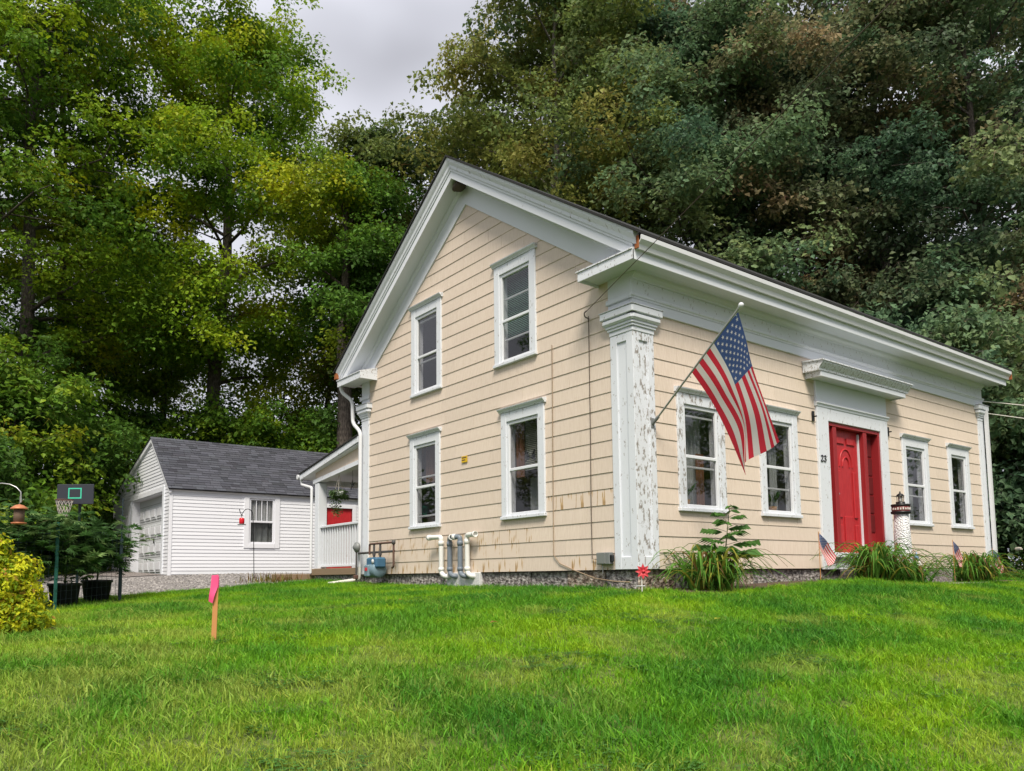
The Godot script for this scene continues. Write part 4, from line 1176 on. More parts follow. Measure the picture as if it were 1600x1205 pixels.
# ---------------------------------------------------------------- things on and around the house
func flag_image() -> ImageTexture:
	var w := 760
	var h := 400
	var im := Image.create(w, h, false, Image.FORMAT_RGB8)
	var red := lin(0.70, 0.040, 0.070)
	var white := lin(0.84, 0.80, 0.77)
	var blue := lin(0.075, 0.13, 0.31)
	var y := 0.0
	for i in 13:
		var y1 := h * (i + 1) / 13.0
		im.fill_rect(Rect2i(0, int(y), w, int(y1) - int(y)), red if i % 2 == 0 else white)
		y = y1
	var cw := int(w * 0.40)
	var ch := int(h * 7 / 13.0)
	im.fill_rect(Rect2i(0, 0, cw, ch), blue)
	for r in 9:
		for c in (6 if r % 2 == 0 else 5):
			var cx: float = cw * ((c * 2 + (1 if r % 2 == 0 else 2)) / 12.0)
			var cy: float = ch * ((r + 1) / 10.0)
			var star := PackedVector2Array()
			for k in 10:
				var a := -PI / 2 + k * PI / 5
				star.append(Vector2(cx, cy) + Vector2(cos(a), sin(a)) * (12.0 if k % 2 == 0 else 4.8))
			for yy in range(int(cy) - 13, int(cy) + 14):
				for xx in range(int(cx) - 13, int(cx) + 14):
					if xx >= 0 and yy >= 0 and Geometry2D.is_point_in_polygon(Vector2(xx, yy), star): im.set_pixel(xx, yy, white)
	return ImageTexture.create_from_image(im)

func cloth(rows: Array, us: Array, vs: Array, nu: int, nv: int) -> ArrayMesh:   # a smooth surface through a grid of points
	var cr := func(p0: Vector3, p1: Vector3, p2: Vector3, p3: Vector3, t: float) -> Vector3:
		return p1.cubic_interpolate(p2, p0, p3, t)
	var pick := func(arr: Array, ks: Array, t: float) -> Vector3:
		var i := 0
		while i < ks.size() - 2 and t > ks[i + 1]: i += 1
		var q: float = (t - ks[i]) / (ks[i + 1] - ks[i])
		var n := arr.size()
		var p0: Vector3 = arr[i - 1] if i > 0 else arr[0] * 2.0 - arr[1]
		var p3: Vector3 = arr[i + 2] if i + 2 < n else arr[n - 1] * 2.0 - arr[n - 2]
		return cr.call(p0, arr[i], arr[i + 1], p3, q)
	var grid := []
	for a in nu + 1:
		var u := float(a) / nu
		var line := []
		for b in nv + 1:
			var v := float(b) / nv
			var col := []
			for r in rows: col.append(pick.call(r, vs, v))
			line.append(pick.call(col, us, u))
		grid.append(line)
	var st := S()
	st.set_smooth_group(1)
	for a in nu:
		for b in nv:
			var c := [[a, b], [a + 1, b], [a + 1, b + 1], [a, b + 1]]
			for k in [0, 2, 1, 0, 3, 2]:
				st.set_uv(Vector2(float(c[k][0]) / nu, float(c[k][1]) / nv))
				st.add_vertex(grid[c[k][0]][c[k][1]])
	return done(st)

func make_flags() -> void:
	rng.seed = 31
	var fm := mat("flag_cloth", Color.WHITE, 0.8)
	fm.albedo_texture = flag_image()
	fm.backlight_enabled = true
	fm.backlight = Color(0.95, 0.95, 0.95)
	fm.cull_mode = BaseMaterial3D.CULL_DISABLED
	var b := Vector3(0.297, 1.888, 0.06)
	var dir := Vector3(0, sin(deg_to_rad(40.0)), cos(deg_to_rad(40.0)))
	var t := thing("flag", "large American flag hanging from a slanted pole on the corner pilaster", "flag", b)
	put("pole", tube([dir * 0.02, dir * 1.78], [0.013], 10), mats.steel, t)
	put("finial", lathe([Vector2(0, -0.03), Vector2(0.016, -0.03), Vector2(0.016, -0.012), Vector2(0.028, 0.0), Vector2(0.032, 0.022), Vector2(0.026, 0.045), Vector2(0, 0.056)], 12), mats.gutter, t, Transform3D(Basis(Quaternion(Vector3.UP, dir)), dir * 1.79))
	put("bracket", tube([Vector3(0, -0.02, -0.03), dir * 0.10], [0.022], 10), mats.box_grey, t)
	put("bracket_plate", cbox(Vector3(-0.03, -0.07, -0.029), Vector3(0.03, 0.06, -0.02)), mats.box_grey, t)
	for f in [1.70, 0.78]: put("grommet_ring", tube([dir * f - Vector3(0, 0.02, 0), dir * f + Vector3(0.03, -0.03, 0)], [0.006], 6), mats.gutter, t)
	var P := [
		[Vector3(0.325, 2.995, 1.385), Vector3(0.330, 2.860, 1.200), Vector3(0.335, 2.712, 1.010), Vector3(0.335, 2.575, 0.830), Vector3(0.335, 2.440, 0.655)],
		[Vector3(0.462, 2.694, 1.380), Vector3(0.530, 2.608, 1.190), Vector3(0.545, 2.482, 1.020), Vector3(0.585, 2.390, 0.820), Vector3(0.560, 2.269, 0.646)],
		[Vector3(0.567, 2.383, 1.380), Vector3(0.640, 2.340, 1.240), Vector3(0.740, 2.255, 1.000), Vector3(0.770, 2.180, 0.830), Vector3(0.747, 2.075, 0.658)],
		[Vector3(0.814, 1.934, 1.380), Vector3(0.880, 1.895, 1.260), Vector3(0.980, 1.850, 0.960), Vector3(0.960, 1.765, 0.930), Vector3(1.011, 1.710, 0.676)],
		[Vector3(1.057, 1.522, 1.380), Vector3(1.050, 1.440, 1.240), Vector3(1.020, 1.350, 0.960), Vector3(0.930, 1.270, 0.960), Vector3(1.200, 1.180, 0.780)]]
	put("flag_cloth", cloth(P, [0.0, 0.2, 0.4, 0.7, 1.0], [0.0, 0.27, 0.54, 0.77, 1.0], 60, 40), fm, t, T(-b.x, -b.y, -b.z))
	# little flags on sticks
	var spots := [[3.10, 0.62, 0.50, 0.34, "small American flag on a stick at the numbered side of the red door"], [7.50, 0.58, 0.47, 0.26, "small American flag standing behind the lilies past the stone step"], [9.12, 0.60, 0.34, 0.30, "small American flag at the foot of the far pilaster"]]
	for s in spots:
		var g := ground(s[0], s[1])
		var f := thing("stick_flag", s[4], "flag", Vector3(s[0], g, s[1]), "little flags in the flower bed", -0.66)
		var hgt: float = s[2] - g
		put("stick", tube([Vector3(0, -0.05, 0), Vector3(0.0, hgt + 0.02, 0)], [0.005], 6), mats.lath, f)
		var w: float = s[3]
		var R := []
		for k in 4:
			var q := k / 3.0
			R.append([Vector3(0.004 + w * 0.75 * q, hgt - 0.38 * q * 0.9, 0.05 * sin(q * 5.0)), Vector3(0.004 + w * 0.55 * q, hgt - 0.10 - 0.38 * q * 0.9, 0.04 * cos(q * 6.0) - 0.03), Vector3(0.004 + w * 0.3 * q, hgt - 0.20 - 0.34 * q * 0.8, 0.03 * q)])
		put("flag_cloth", cloth(R, [0.0, 0.33, 0.66, 1.0], [0.0, 0.5, 1.0], 16, 10), fm, f)

func make_utilities() -> void:
	rng.seed = 41
	# gas meter with regulator and pipework, on the gable wall near its rear corner
	var g := thing("gas_meter", "grey-blue gas meter with rusty pipework near the rear downspout", "gas meter", Vector3(-0.22, -0.25, -6.42))
	var I: Material = mats.iron
	put("meter_case", lathe([Vector2(0, -0.15), Vector2(0.13, -0.15), Vector2(0.15, -0.13), Vector2(0.15, 0.13), Vector2(0.13, 0.15), Vector2(0, 0.15)], 18), mats.meter_grey, g, Transform3D(Basis(Vector3(0, 0, 1), Vector3(0, 1, 0), Vector3(-1, 0, 0)) * Basis(Vector3.RIGHT, PI / 2) * Basis(Vector3.FORWARD, PI / 2), Vector3(0, 0.33, 0)))
	put("meter_head", cbox(Vector3(-0.11, 0.36, -0.20), Vector3(0.11, 0.56, 0.20), 0.03), mats.meter_blue, g)
	put("front_cover", cbox(Vector3(-0.17, 0.20, -0.17), Vector3(-0.10, 0.42, 0.0), 0.03), mats.meter_grey, g)
	put("index_dial", lathe([Vector2(0, 0), Vector2(0.045, 0), Vector2(0.045, 0.012), Vector2(0, 0.014)], 12), mats.curtain_white, g, Transform3D(Basis(Vector3.BACK, PI / 2), Vector3(-0.111, 0.48, 0.08)))
	put("warning_label", cbox(Vector3(-0.176, 0.31, -0.12), Vector3(-0.171, 0.37, -0.02), 0.002), mats.red_petal, g)
	put("inlet_pipe", tube([Vector3(0.02, 0.55, -0.12), Vector3(0.02, 0.80, -0.12)], [0.022], 8), I, g)
	put("outlet_pipe", tube([Vector3(0.02, 0.55, 0.12), Vector3(0.02, 0.80, 0.12)], [0.022], 8), I, g)
	put("union_nut", lathe([Vector2(0, 0), Vector2(0.036, 0), Vector2(0.036, 0.05), Vector2(0, 0.05)], 6, false), I, g, T(0.02, 0.60, -0.12))
	put("union_nut", lathe([Vector2(0, 0), Vector2(0.036, 0), Vector2(0.036, 0.05), Vector2(0, 0.05)], 6, false), I, g, T(0.02, 0.60, 0.12))
	put("supply_pipe", tube(arc([Vector3(0.02, 0.62, -0.30), Vector3(0.02, 0.82, -0.30), Vector3(0.02, 0.82, 0.62), Vector3(0.02, 0.38, 0.62), Vector3(0.06, 0.36, 0.50)], 0.04), [0.02], 8), mats.iron_rusty, g)
	put("cross_pipe", tube([Vector3(0.05, 0.66, -0.80), Vector3(0.05, 0.66, 0.60)], [0.022], 8), I, g)
	put("elbow", lathe([Vector2(0, -0.035), Vector2(0.035, -0.035), Vector2(0.035, 0.035), Vector2(0, 0.035)], 8), I, g, T(0.02, 0.82, 0.62))
	put("regulator", lathe([Vector2(0, -0.05), Vector2(0.09, -0.04), Vector2(0.105, -0.008), Vector2(0.105, 0.008), Vector2(0.07, 0.035), Vector2(0.03, 0.07), Vector2(0, 0.07)], 14), mats.box_grey, g, Transform3D(Basis(Vector3.BACK, PI / 2), Vector3(0.02, 0.78, -0.84)))
	put("riser_pipe", tube([Vector3(0.02, -0.06, -0.84), Vector3(0.02, 0.70, -0.84)], [0.02], 8), I, g)
	put("shutoff_valve", cbox(Vector3(-0.04, 0.16, -0.875), Vector3(0.05, 0.24, -0.805), 0.01), mats.iron_rusty, g)
	# condensing boiler vents: a white and a grey pipe in each pair
	var V := "vent pipes rising from the foundation"
	for s in [["pvc_white", -4.34, -4.64, 0.60, -0.12, "white plastic vent pipe standing next to the gas meter side, outlet turned away"], ["pvc_grey", -4.13, -4.02, 0.58, -0.09, "grey plastic vent pipe close beside the outer white one"], ["pvc_grey", -3.78, -3.88, 0.58, -0.12, "grey plastic vent pipe with open white outlet at its top"], ["pvc_white", -3.62, -3.36, 0.60, -0.09, "white plastic vent pipe with outlet turned towards the near corner"]]:
		var z: float = s[1]
		var v := thing("vent_pipe", s[5], "pipe", Vector3(s[4], -0.12, z), V)
		var low := 0.16 if z < -4 else 0.14
		put("pipe", tube(arc([Vector3(0.16, 0.06, low), Vector3(0, 0.06, low * 0.6), Vector3(0, 0.12, 0), Vector3(0, s[3] + 0.12, 0), Vector3(-0.04, s[3] + 0.12, s[2] - z)], 0.05), [0.041], 12), mats[s[0]], v)
		put("collar", lathe([Vector2(0.0, 0), Vector2(0.049, 0), Vector2(0.049, 0.07), Vector2(0, 0.07)], 12), mats[s[0]], v, T(0, s[3] - 0.02, 0))
		put("collar", lathe([Vector2(0.0, 0), Vector2(0.049, 0), Vector2(0.049, 0.06), Vector2(0, 0.06)], 12), mats[s[0]], v, T(0, 0.15, 0))
		var e := Vector3(-0.04, s[3] + 0.12, s[2] - z)
		var od := Vector3(-0.04, 0, s[2] - z).normalized()
		put("outlet_rim", lathe([Vector2(0.034, 0), Vector2(0.050, 0), Vector2(0.050, 0.055), Vector2(0.038, 0.055), Vector2(0.036, 0.01)], 14), mats.pvc_white, v, Transform3D(Basis(Quaternion(Vector3.UP, od)), e - od * 0.02))
	top("vent_plate", cbox(Vector3(-0.035, -0.30, -4.32), Vector3(0.03, 0.0, -3.36), 0.01), mats.plaster, "pale cement plate on the foundation behind the vent pipes", "plate")
	var jb := thing("junction_box", "grey metal cable box near the bottom of the corner pilaster", "electrical box", Vector3(-0.02, 0.07, -0.52))
	put("case", cbox(Vector3(-0.08, 0.0, -0.13), Vector3(0.0, 0.155, 0.11), 0.008), mats.box_grey, jb)
	put("lid", cbox(Vector3(-0.088, 0.01, -0.12), Vector3(-0.081, 0.15, 0.04), 0.004), mats.steel, jb)
	for z in [0.06, 0.09]: put("cable_gland", cbox(Vector3(-0.07, 0.03, z), Vector3(-0.03, 0.12, z + 0.07), 0.008), mats.black_plastic, jb)
	put("ground_rod", tube([Vector3(-0.03, 0.0, -0.07), Vector3(-0.03, -0.12, -0.06)], [0.006], 6), mats.steel, jb)
	var wall := -0.028
	top("tan_cable", tube([Vector3(wall, 3.24, -1.545), Vector3(wall, 2.0, -1.56), Vector3(wall, 0.22, -1.58), Vector3(wall, 0.10, -1.45), Vector3(wall, 0.0, -1.15), Vector3(wall, -0.11, -0.75), Vector3(wall, -0.15, -0.40), Vector3(-0.05, -0.16, -0.10)], [0.007], 6), mats.cable_tan, "thin tan cable running down the siding and along the foundation", "cable")
	top("dark_cable", tube([Vector3(wall, 3.43, -0.775), Vector3(wall, 1.8, -0.785), Vector3(wall, 0.95, -0.80), Vector3(wall, 0.15, -0.80), Vector3(wall - 0.01, 0.13, -0.66)], [0.006], 6), mats.cable_dark, "dark cable running straight down from the wire hook", "cable")
	var hk := thing("wire_hook", "small wire hook on the siding below the cornice return", "hook", Vector3(-0.02, 3.43, -0.78))
	put("hook", tube(arc([Vector3(0, 0, 0), Vector3(-0.07, 0.0, 0), Vector3(-0.09, 0.06, 0), Vector3(-0.05, 0.09, 0.02)], 0.03), [0.008], 6), mats.iron, hk)
	put("wire_end", tube(arc([Vector3(-0.03, -0.03, 0.03), Vector3(-0.06, -0.08, 0.05), Vector3(-0.07, 0.0, 0.07)], 0.02), [0.006], 6), mats.cable_dark, hk)
	top("overhead_wire", tube([Vector3(-0.12, 3.47, -0.77), Vector3(-2.51, 3.60, 4.74), Vector3(-9.70, 4.05, 21.3)], [0.0045], 6), mats.cable_dark, "thin dark wire running from the wall hook up past the eave", "wire")
	for s in [[3.50, 4.55, "upper pale utility wire tied to the far corner of the house"], [3.25, 3.85, "lower pale utility wire leaving the far corner of the house"]]:
		var a := Vector3(LEN + 0.02, s[0], 0.02)
		var e := Vector3(24.0, s[1], 4.0)
		var pts := []
		for k in 9:
			var q := k / 8.0
			pts.append(a.lerp(e, q) - Vector3(0, 0.35 * sin(q * PI), 0))
		top("utility_wire", tube(pts, [0.013], 6), mats.cable_white, s[2], "wire", "utility wires at the house's far end")
	top("utility_pole", tube([Vector3(24.0, -0.6, 4.0), Vector3(24.0, 7.0, 4.0)], [0.14, 0.11], 10), mats.bark_grey, "wooden pole carrying the utility wires beyond the lawn", "pole")
	var stk := thing("warning_sticker", "small yellow gas warning sticker on the siding between windows", "sticker", Vector3(-0.023, 1.86, -3.78))
	put("sticker_sheet", box(Vector3(-0.006, -0.055, -0.08), Vector3(0.0, 0.05, 0.08)), mats.yellow, stk)
	put("printed_line", box(Vector3(-0.008, 0.015, -0.065), Vector3(-0.0065, 0.032, 0.06)), mats.iron_rusty, stk)
	put("printed_line", box(Vector3(-0.008, -0.025, -0.065), Vector3(-0.0065, -0.008, 0.03)), mats.iron_rusty, stk)
	var nst := S()
	nst.set_smooth_group(1)
	var nn := noise(6.0)
	for i in 8:
		for k in 12:
			var c := []
			for q in [[i, k], [i, k + 1], [i + 1, k + 1], [i + 1, k]]:
				var th: float = PI * q[0] / 8.0
				var ph: float = TAU * (q[1] % 12) / 12.0
				var v := Vector3(sin(th) * cos(ph) * 0.10, -cos(th) * 0.085, sin(th) * sin(ph) * 0.15)
				c.append(v * (1.0 + 0.3 * nn.get_noise_3dv(v * 3.0)))
			quad(nst, c[0], c[3], c[2], c[1])
	var nest := top("wasp_nest", done(nst), mats.nest, "small dark nest tucked under the peak of the gable", "nest")
	nest.position = Vector3(-0.17, 6.46, RIDGE_Z + 0.02)

func strap_plant(at: Vector2, n: int, l: float, spread: float, label: String, seed_: int) -> void:
	rng.seed = seed_
	var t := thing("daylily", label, "plant", Vector3(at.x, ground(at.x, at.y), at.y), "clumps of strap leaves along the front wall")
	var st := S()
	for i in n:
		var a := rng.randf() * TAU
		var o := Vector3(rng.randfn(0, 0.10), 0, rng.randfn(0, 0.08)) * spread * 2.0
		var out := Vector3(cos(a), 0, sin(a))
		var len_ := l * rng.randf_range(0.40, 1.15)
		var reach := spread * rng.randf_range(0.25, 1.25)
		var w := rng.randf_range(0.012, 0.021)
		var k := rng.randf_range(0.6, 1.25)
		var c := Color(0.115 * k, 0.265 * k, 0.04 * k)
		if rng.randf() < 0.16: c = Color(0.30 * k, 0.30 * k, 0.05 * k)
		elif rng.randf() < 0.08: c = Color(0.22 * k, 0.13 * k, 0.05 * k)
		st.set_color(c)
		var side := Vector3(-out.z, 0, out.x)
		var prev := []
		for s in 8:
			var q := s / 7.0
			var p := o + out * reach * q + Vector3.UP * (len_ * (q * 1.9 - q * q * lerpf(1.45, 1.85, fmod(absf(a) * 7.3, 1.0))))
			p.y = maxf(p.y, 0.01)
			var ww := w * (1.0 - q * q * 0.95) + 0.001
			var e := [p - side * ww, p + Vector3(0, -0.006, 0), p + side * ww]
			if prev:
				quad(st, prev[0], prev[1], e[1], e[0]); quad(st, prev[1], prev[2], e[2], e[1])
			prev = e
	put("foliage", done(st), mats.leaf, t).set_meta("kind", "stuff")

func make_bed() -> void:
	rng.seed = 51
	var outl := []
	for i in 24: outl.append(Vector2(0.1 + i * 10.2 / 23.0, 0.76 + 0.07 * sin(i * 1.7) + rng.randf_range(-0.05, 0.05)))
	outl.append(Vector2(10.3, 0.0)); outl.append(Vector2(5.0, 0.0)); outl.append(Vector2(0.1, 0.0))
	var st := S()
	st.set_smooth_group(1)
	for i in 23:
		for k in 4:
			var c := []
			for q in [[i, k], [i, k + 1], [i + 1, k + 1], [i + 1, k]]:
				var p: Vector2 = outl[q[0]]
				var z: float = p.y * q[1] / 4.0
				c.append(Vector3(p.x, ground(p.x, z) + 0.02, z))
			quad(st, c[0], c[1], c[2], c[3])
	var bed := top("flower_bed", done(st), mats.mulch, "", "", "", "structure")
	bed.name = "flower_bed"
	strap_plant(Vector2(0.80, 0.50), 260, 0.86, 0.70, "large arching lily clump under the sapling near the corner pilaster", 301)
	strap_plant(Vector2(4.45, 0.78), 280, 0.95, 0.74, "dense lily clump spreading in front of the red door", 302)
	strap_plant(Vector2(5.35, 0.80), 150, 0.62, 0.62, "low lily clump leaning against the lighthouse's side", 303)
	strap_plant(Vector2(8.05, 0.70), 240, 0.90, 0.68, "lily clump past the stone step under the far windows", 304)
	strap_plant(Vector2(11.2, 0.5), 90, 0.36, 0.5, "low leafy clump beyond the house's far corner", 305)
	strap_plant(Vector2(11.9, 1.0), 90, 0.36, 0.5, "low leafy clump at the end of the lawn by pale blossoms", 306)
	# sapling with pinnate leaves above the first clump
	rng.seed = 310
	var s := thing("sapling", "thin sapling with tiers of leaves growing out of the first lily clump", "plant", Vector3(0.98, ground(0.98, 0.55), 0.55))
	put("stem", tube([Vector3.ZERO, Vector3(0.03, 0.4, 0), Vector3(0.10, 0.75, 0.0), Vector3(0.14, 1.06, 0.02)], [0.012, 0.010, 0.007, 0.004], 6), mats.stalk, s)
	for i in 15:
		var f := 0.42 + 0.58 * i / 14.0
		var y := 1.06 * f
		var a := i * 2.4
		var L := lerpf(0.50, 0.12, pow((f - 0.42) / 0.58, 0.6))
		var o := Vector3(0.14 * f * f, y, 0.01)
		var d := Vector3(cos(a), 0.12, sin(a)).normalized()
		var lf := S()
		lf.set_color(Color(0.10, 0.10, 0.04))
		tb(lf, [o, o + d * L * 0.5 + Vector3(0, 0.03, 0), o + d * L], [0.003], 4)
		for k in 5:
			for sg in [-1.0, 1.0]:
				var q := 0.3 + 0.16 * k
				var kk := rng.randf_range(0.7, 1.2)
				lf.set_color(Color(0.08 * kk, 0.19 * kk, 0.04 * kk))
				leaf(lf, o + d * L * q, (d * 0.7 + d.cross(Vector3.UP) * sg - Vector3(0, 0.35, 0)).normalized(), (Vector3.UP + Vector3(-0.5, 0, 0.6) * rng.randf() - d * 0.4).normalized(), 0.07 + L * 0.30, 0.05 + L * 0.20)
		lf.set_color(Color(0.07, 0.17, 0.03))
		leaf(lf, o + d * L * 0.9, d, Vector3.UP, 0.06 + L * 0.2, 0.05 + L * 0.06)
		put("leaf", done(lf), mats.leaf, s)
	for i in 5: put("red_stalk", tube([Vector3(0, 0.02, 0.03), Vector3(rng.randf_range(-0.25, 0.2), 0.3, 0.06), Vector3(rng.randf_range(-0.35, 0.3), rng.randf_range(0.4, 0.62), 0.06)], [0.006, 0.005, 0.002], 5), mats.stalk_red, s)
	# stone steps and what stands on them
	var st2 := thing("stone_steps", "dark weathered concrete step with a flat slab before it", "steps", Vector3(6.6, -0.30, 0.0))
	put("upper_step", cbox(Vector3(-2.0, -0.2, 0.051), Vector3(0.75, 0.275, 0.62), 0.02), mats.concrete, st2)
	put("lower_slab", cbox(Vector3(-0.8, -0.2, 0.55), Vector3(1.55, 0.04, 1.02), 0.02), mats.concrete, st2)
	var lh := thing("garden_lighthouse", "white pebbled model lighthouse with dark gallery standing on the step", "lighthouse ornament", Vector3(5.83, -0.02, 0.50))
	lh.scale = Vector3(0.84, 1.0, 0.84)
	put("rock_base", lathe([Vector2(0, 0), Vector2(0.22, 0), Vector2(0.21, 0.05), Vector2(0.17, 0.09), Vector2(0, 0.09)], 9, false), mats.concrete, lh)
	put("tower", lathe([Vector2(0.165, 0.09), Vector2(0.155, 0.5), Vector2(0.135, 0.90), Vector2(0.0, 0.90)], 20), mats.pebbled, lh)
	put("gallery_floor", lathe([Vector2(0.13, 0.90), Vector2(0.185, 0.915), Vector2(0.19, 0.95), Vector2(0.12, 0.952)], 20), mats.black, lh)
	put("lettered_band", lathe([Vector2(0.165, 0.952), Vector2(0.17, 1.03), Vector2(0.155, 1.034), Vector2(0.0, 1.034)], 20), mats.maroon, lh)
	for i in 22:
		var a := TAU * i / 22.0
		put("pale_block", cbox(Vector3(-0.013, 0.972, 0.0), Vector3(0.013, 1.005 + 0.008 * (i % 2), 0.012), 0.003), mats.gnome_white, lh, Transform3D(Basis(Vector3.UP, a), Vector3(sin(a), 0, cos(a)) * 0.163))
	put("rail_ring", lathe([Vector2(0.168, 1.035), Vector2(0.182, 1.04), Vector2(0.182, 1.065), Vector2(0.168, 1.07)], 20), mats.black, lh)
	put("lantern_base", lathe([Vector2(0.085, 1.035), Vector2(0.085, 1.11), Vector2(0, 1.115)], 12), mats.black, lh)
	for k in 6: put("lantern_post", tube([Vector3(cos(k * PI / 3) * 0.06, 1.11, sin(k * PI / 3) * 0.06), Vector3(cos(k * PI / 3) * 0.06, 1.205, sin(k * PI / 3) * 0.06)], [0.006], 5), mats.black, lh)
	put("lantern_bulb", lathe([Vector2(0, 1.11), Vector2(0.04, 1.12), Vector2(0.04, 1.18), Vector2(0, 1.20)], 10), mats.gnome_white, lh)
	put("lantern_roof", lathe([Vector2(0.0, 1.205), Vector2(0.085, 1.205), Vector2(0.05, 1.24), Vector2(0.015, 1.255), Vector2(0.015, 1.28), Vector2(0, 1.29)], 12), mats.black, lh)
	for v in [[0.62, 0.9], [0.45, 0.95], [0.28, 0.9]]: put("tower_window", cbox(Vector3(-0.02, v[0], 0.0), Vector3(0.02, v[0] + 0.07, 0.02), 0.006), mats.maroon, lh, Transform3D(Basis(Vector3.UP, v[1]), Vector3(sin(v[1]), 0, cos(v[1])) * 0.145))
	put("tower_door", cbox(Vector3(-0.035, 0.09, 0.0), Vector3(0.035, 0.24, 0.025), 0.01), mats.maroon, lh, Transform3D(Basis(Vector3.UP, 0.9), Vector3(sin(0.9), 0, cos(0.9)) * 0.155))
	for gspec in [[5.72, 0.84, "gnome_pink", "gnome_green", "small pale gnome figurine before the lighthouse"], [6.28, 0.50, "gnome_blue", "gnome_white", "small blue-hatted gnome figurine beside the lighthouse"]]:
		var gy := -0.02 if gspec[1] < 0.6 else ground(gspec[0], gspec[1])
		var gn := thing("garden_gnome", gspec[4], "figurine", Vector3(gspec[0], gy, gspec[1]), "figurines around the lighthouse")
		put("body", lathe([Vector2(0, 0), Vector2(0.07, 0), Vector2(0.075, 0.06), Vector2(0.05, 0.13), Vector2(0.0, 0.14)], 12), mats[gspec[3]], gn)
		put("face", lathe([Vector2(0, 0.125), Vector2(0.035, 0.13), Vector2(0.042, 0.16), Vector2(0.03, 0.19), Vector2(0, 0.195)], 12), mats.gnome_white, gn)
		put("hat", lathe([Vector2(0.0, 0.175), Vector2(0.045, 0.175), Vector2(0.02, 0.24), Vector2(0.0, 0.29)], 12), mats[gspec[2]], gn)
	# red pinwheel flower on a stand by the corner pilaster
	var pw := thing("flower_ornament", "red star-petaled flower ornament on a thin stand by the corner pilaster", "garden ornament", Vector3(-0.40, ground(-0.40, 0.42), 0.42))
	var gy2 := ground(-0.40, 0.42)
	put("stake", tube([Vector3(0, -0.05, 0), Vector3(0, -0.05 - gy2, 0)], [0.008], 6), mats.gnome_white, pw)
	put("cross_bar", tube([Vector3(-0.09, 0.10, 0.0), Vector3(0.05, 0.10, 0.0)], [0.007], 6), mats.curtain_white, pw)
	var face := Basis(Vector3.UP, -0.7)
	for k in 8:
		var a := TAU * k / 8.0
		var pst := S()
		leaf(pst, Vector3.ZERO, Vector3(cos(a), sin(a), 0.25).normalized(), Vector3(0, 0, 1), 0.095, 0.05)
		put("petal", done(pst), mats.red_petal, pw, Transform3D(face, Vector3(0, -0.03 - gy2, 0.02)))
	put("hub", lathe([Vector2(0, -0.01), Vector2(0.018, -0.008), Vector2(0.02, 0.01), Vector2(0, 0.02)], 8), mats.red_petal, pw, Transform3D(face * Basis(Vector3.RIGHT, PI / 2), Vector3(0, -0.03 - gy2, 0.03)))
	# pale blossoms beyond the far corner
	rng.seed = 330
	var hy := thing("hydrangea", "shrub with pale pinkish blossom heads beyond the far corner", "shrub", Vector3(13.2, ground(13.2, 0.4), 0.4))
	var xs := []
	var cols := PackedColorArray()
	for i in 260:
		var d := Vector3(rng.randfn(0, 1), rng.randfn(0, 1), rng.randfn(0, 1)).normalized() * pow(rng.randf(), 0.4)
		xs.append(Transform3D(Basis(Vector3.UP, rng.randf() * TAU).scaled(Vector3.ONE * 0.55), Vector3(d.x * 0.8, 0.45 + d.y * 0.42, d.z * 0.7)))
		cols.append(Color(0.045, 0.10, 0.025))
	multi("foliage", sprays[0], mats.leaf, xs, cols, hy)
	for i in 14:
		var d := Vector3(rng.randfn(0, 0.5), rng.randf_range(0.4, 0.95), rng.randfn(0, 0.45))
		put("blossom", lathe([Vector2(0, -0.05), Vector2(0.07, -0.03), Vector2(0.09, 0.01), Vector2(0.06, 0.05), Vector2(0, 0.06)], 8), mats.flower, hy, Transform3D(Basis.IDENTITY, d))

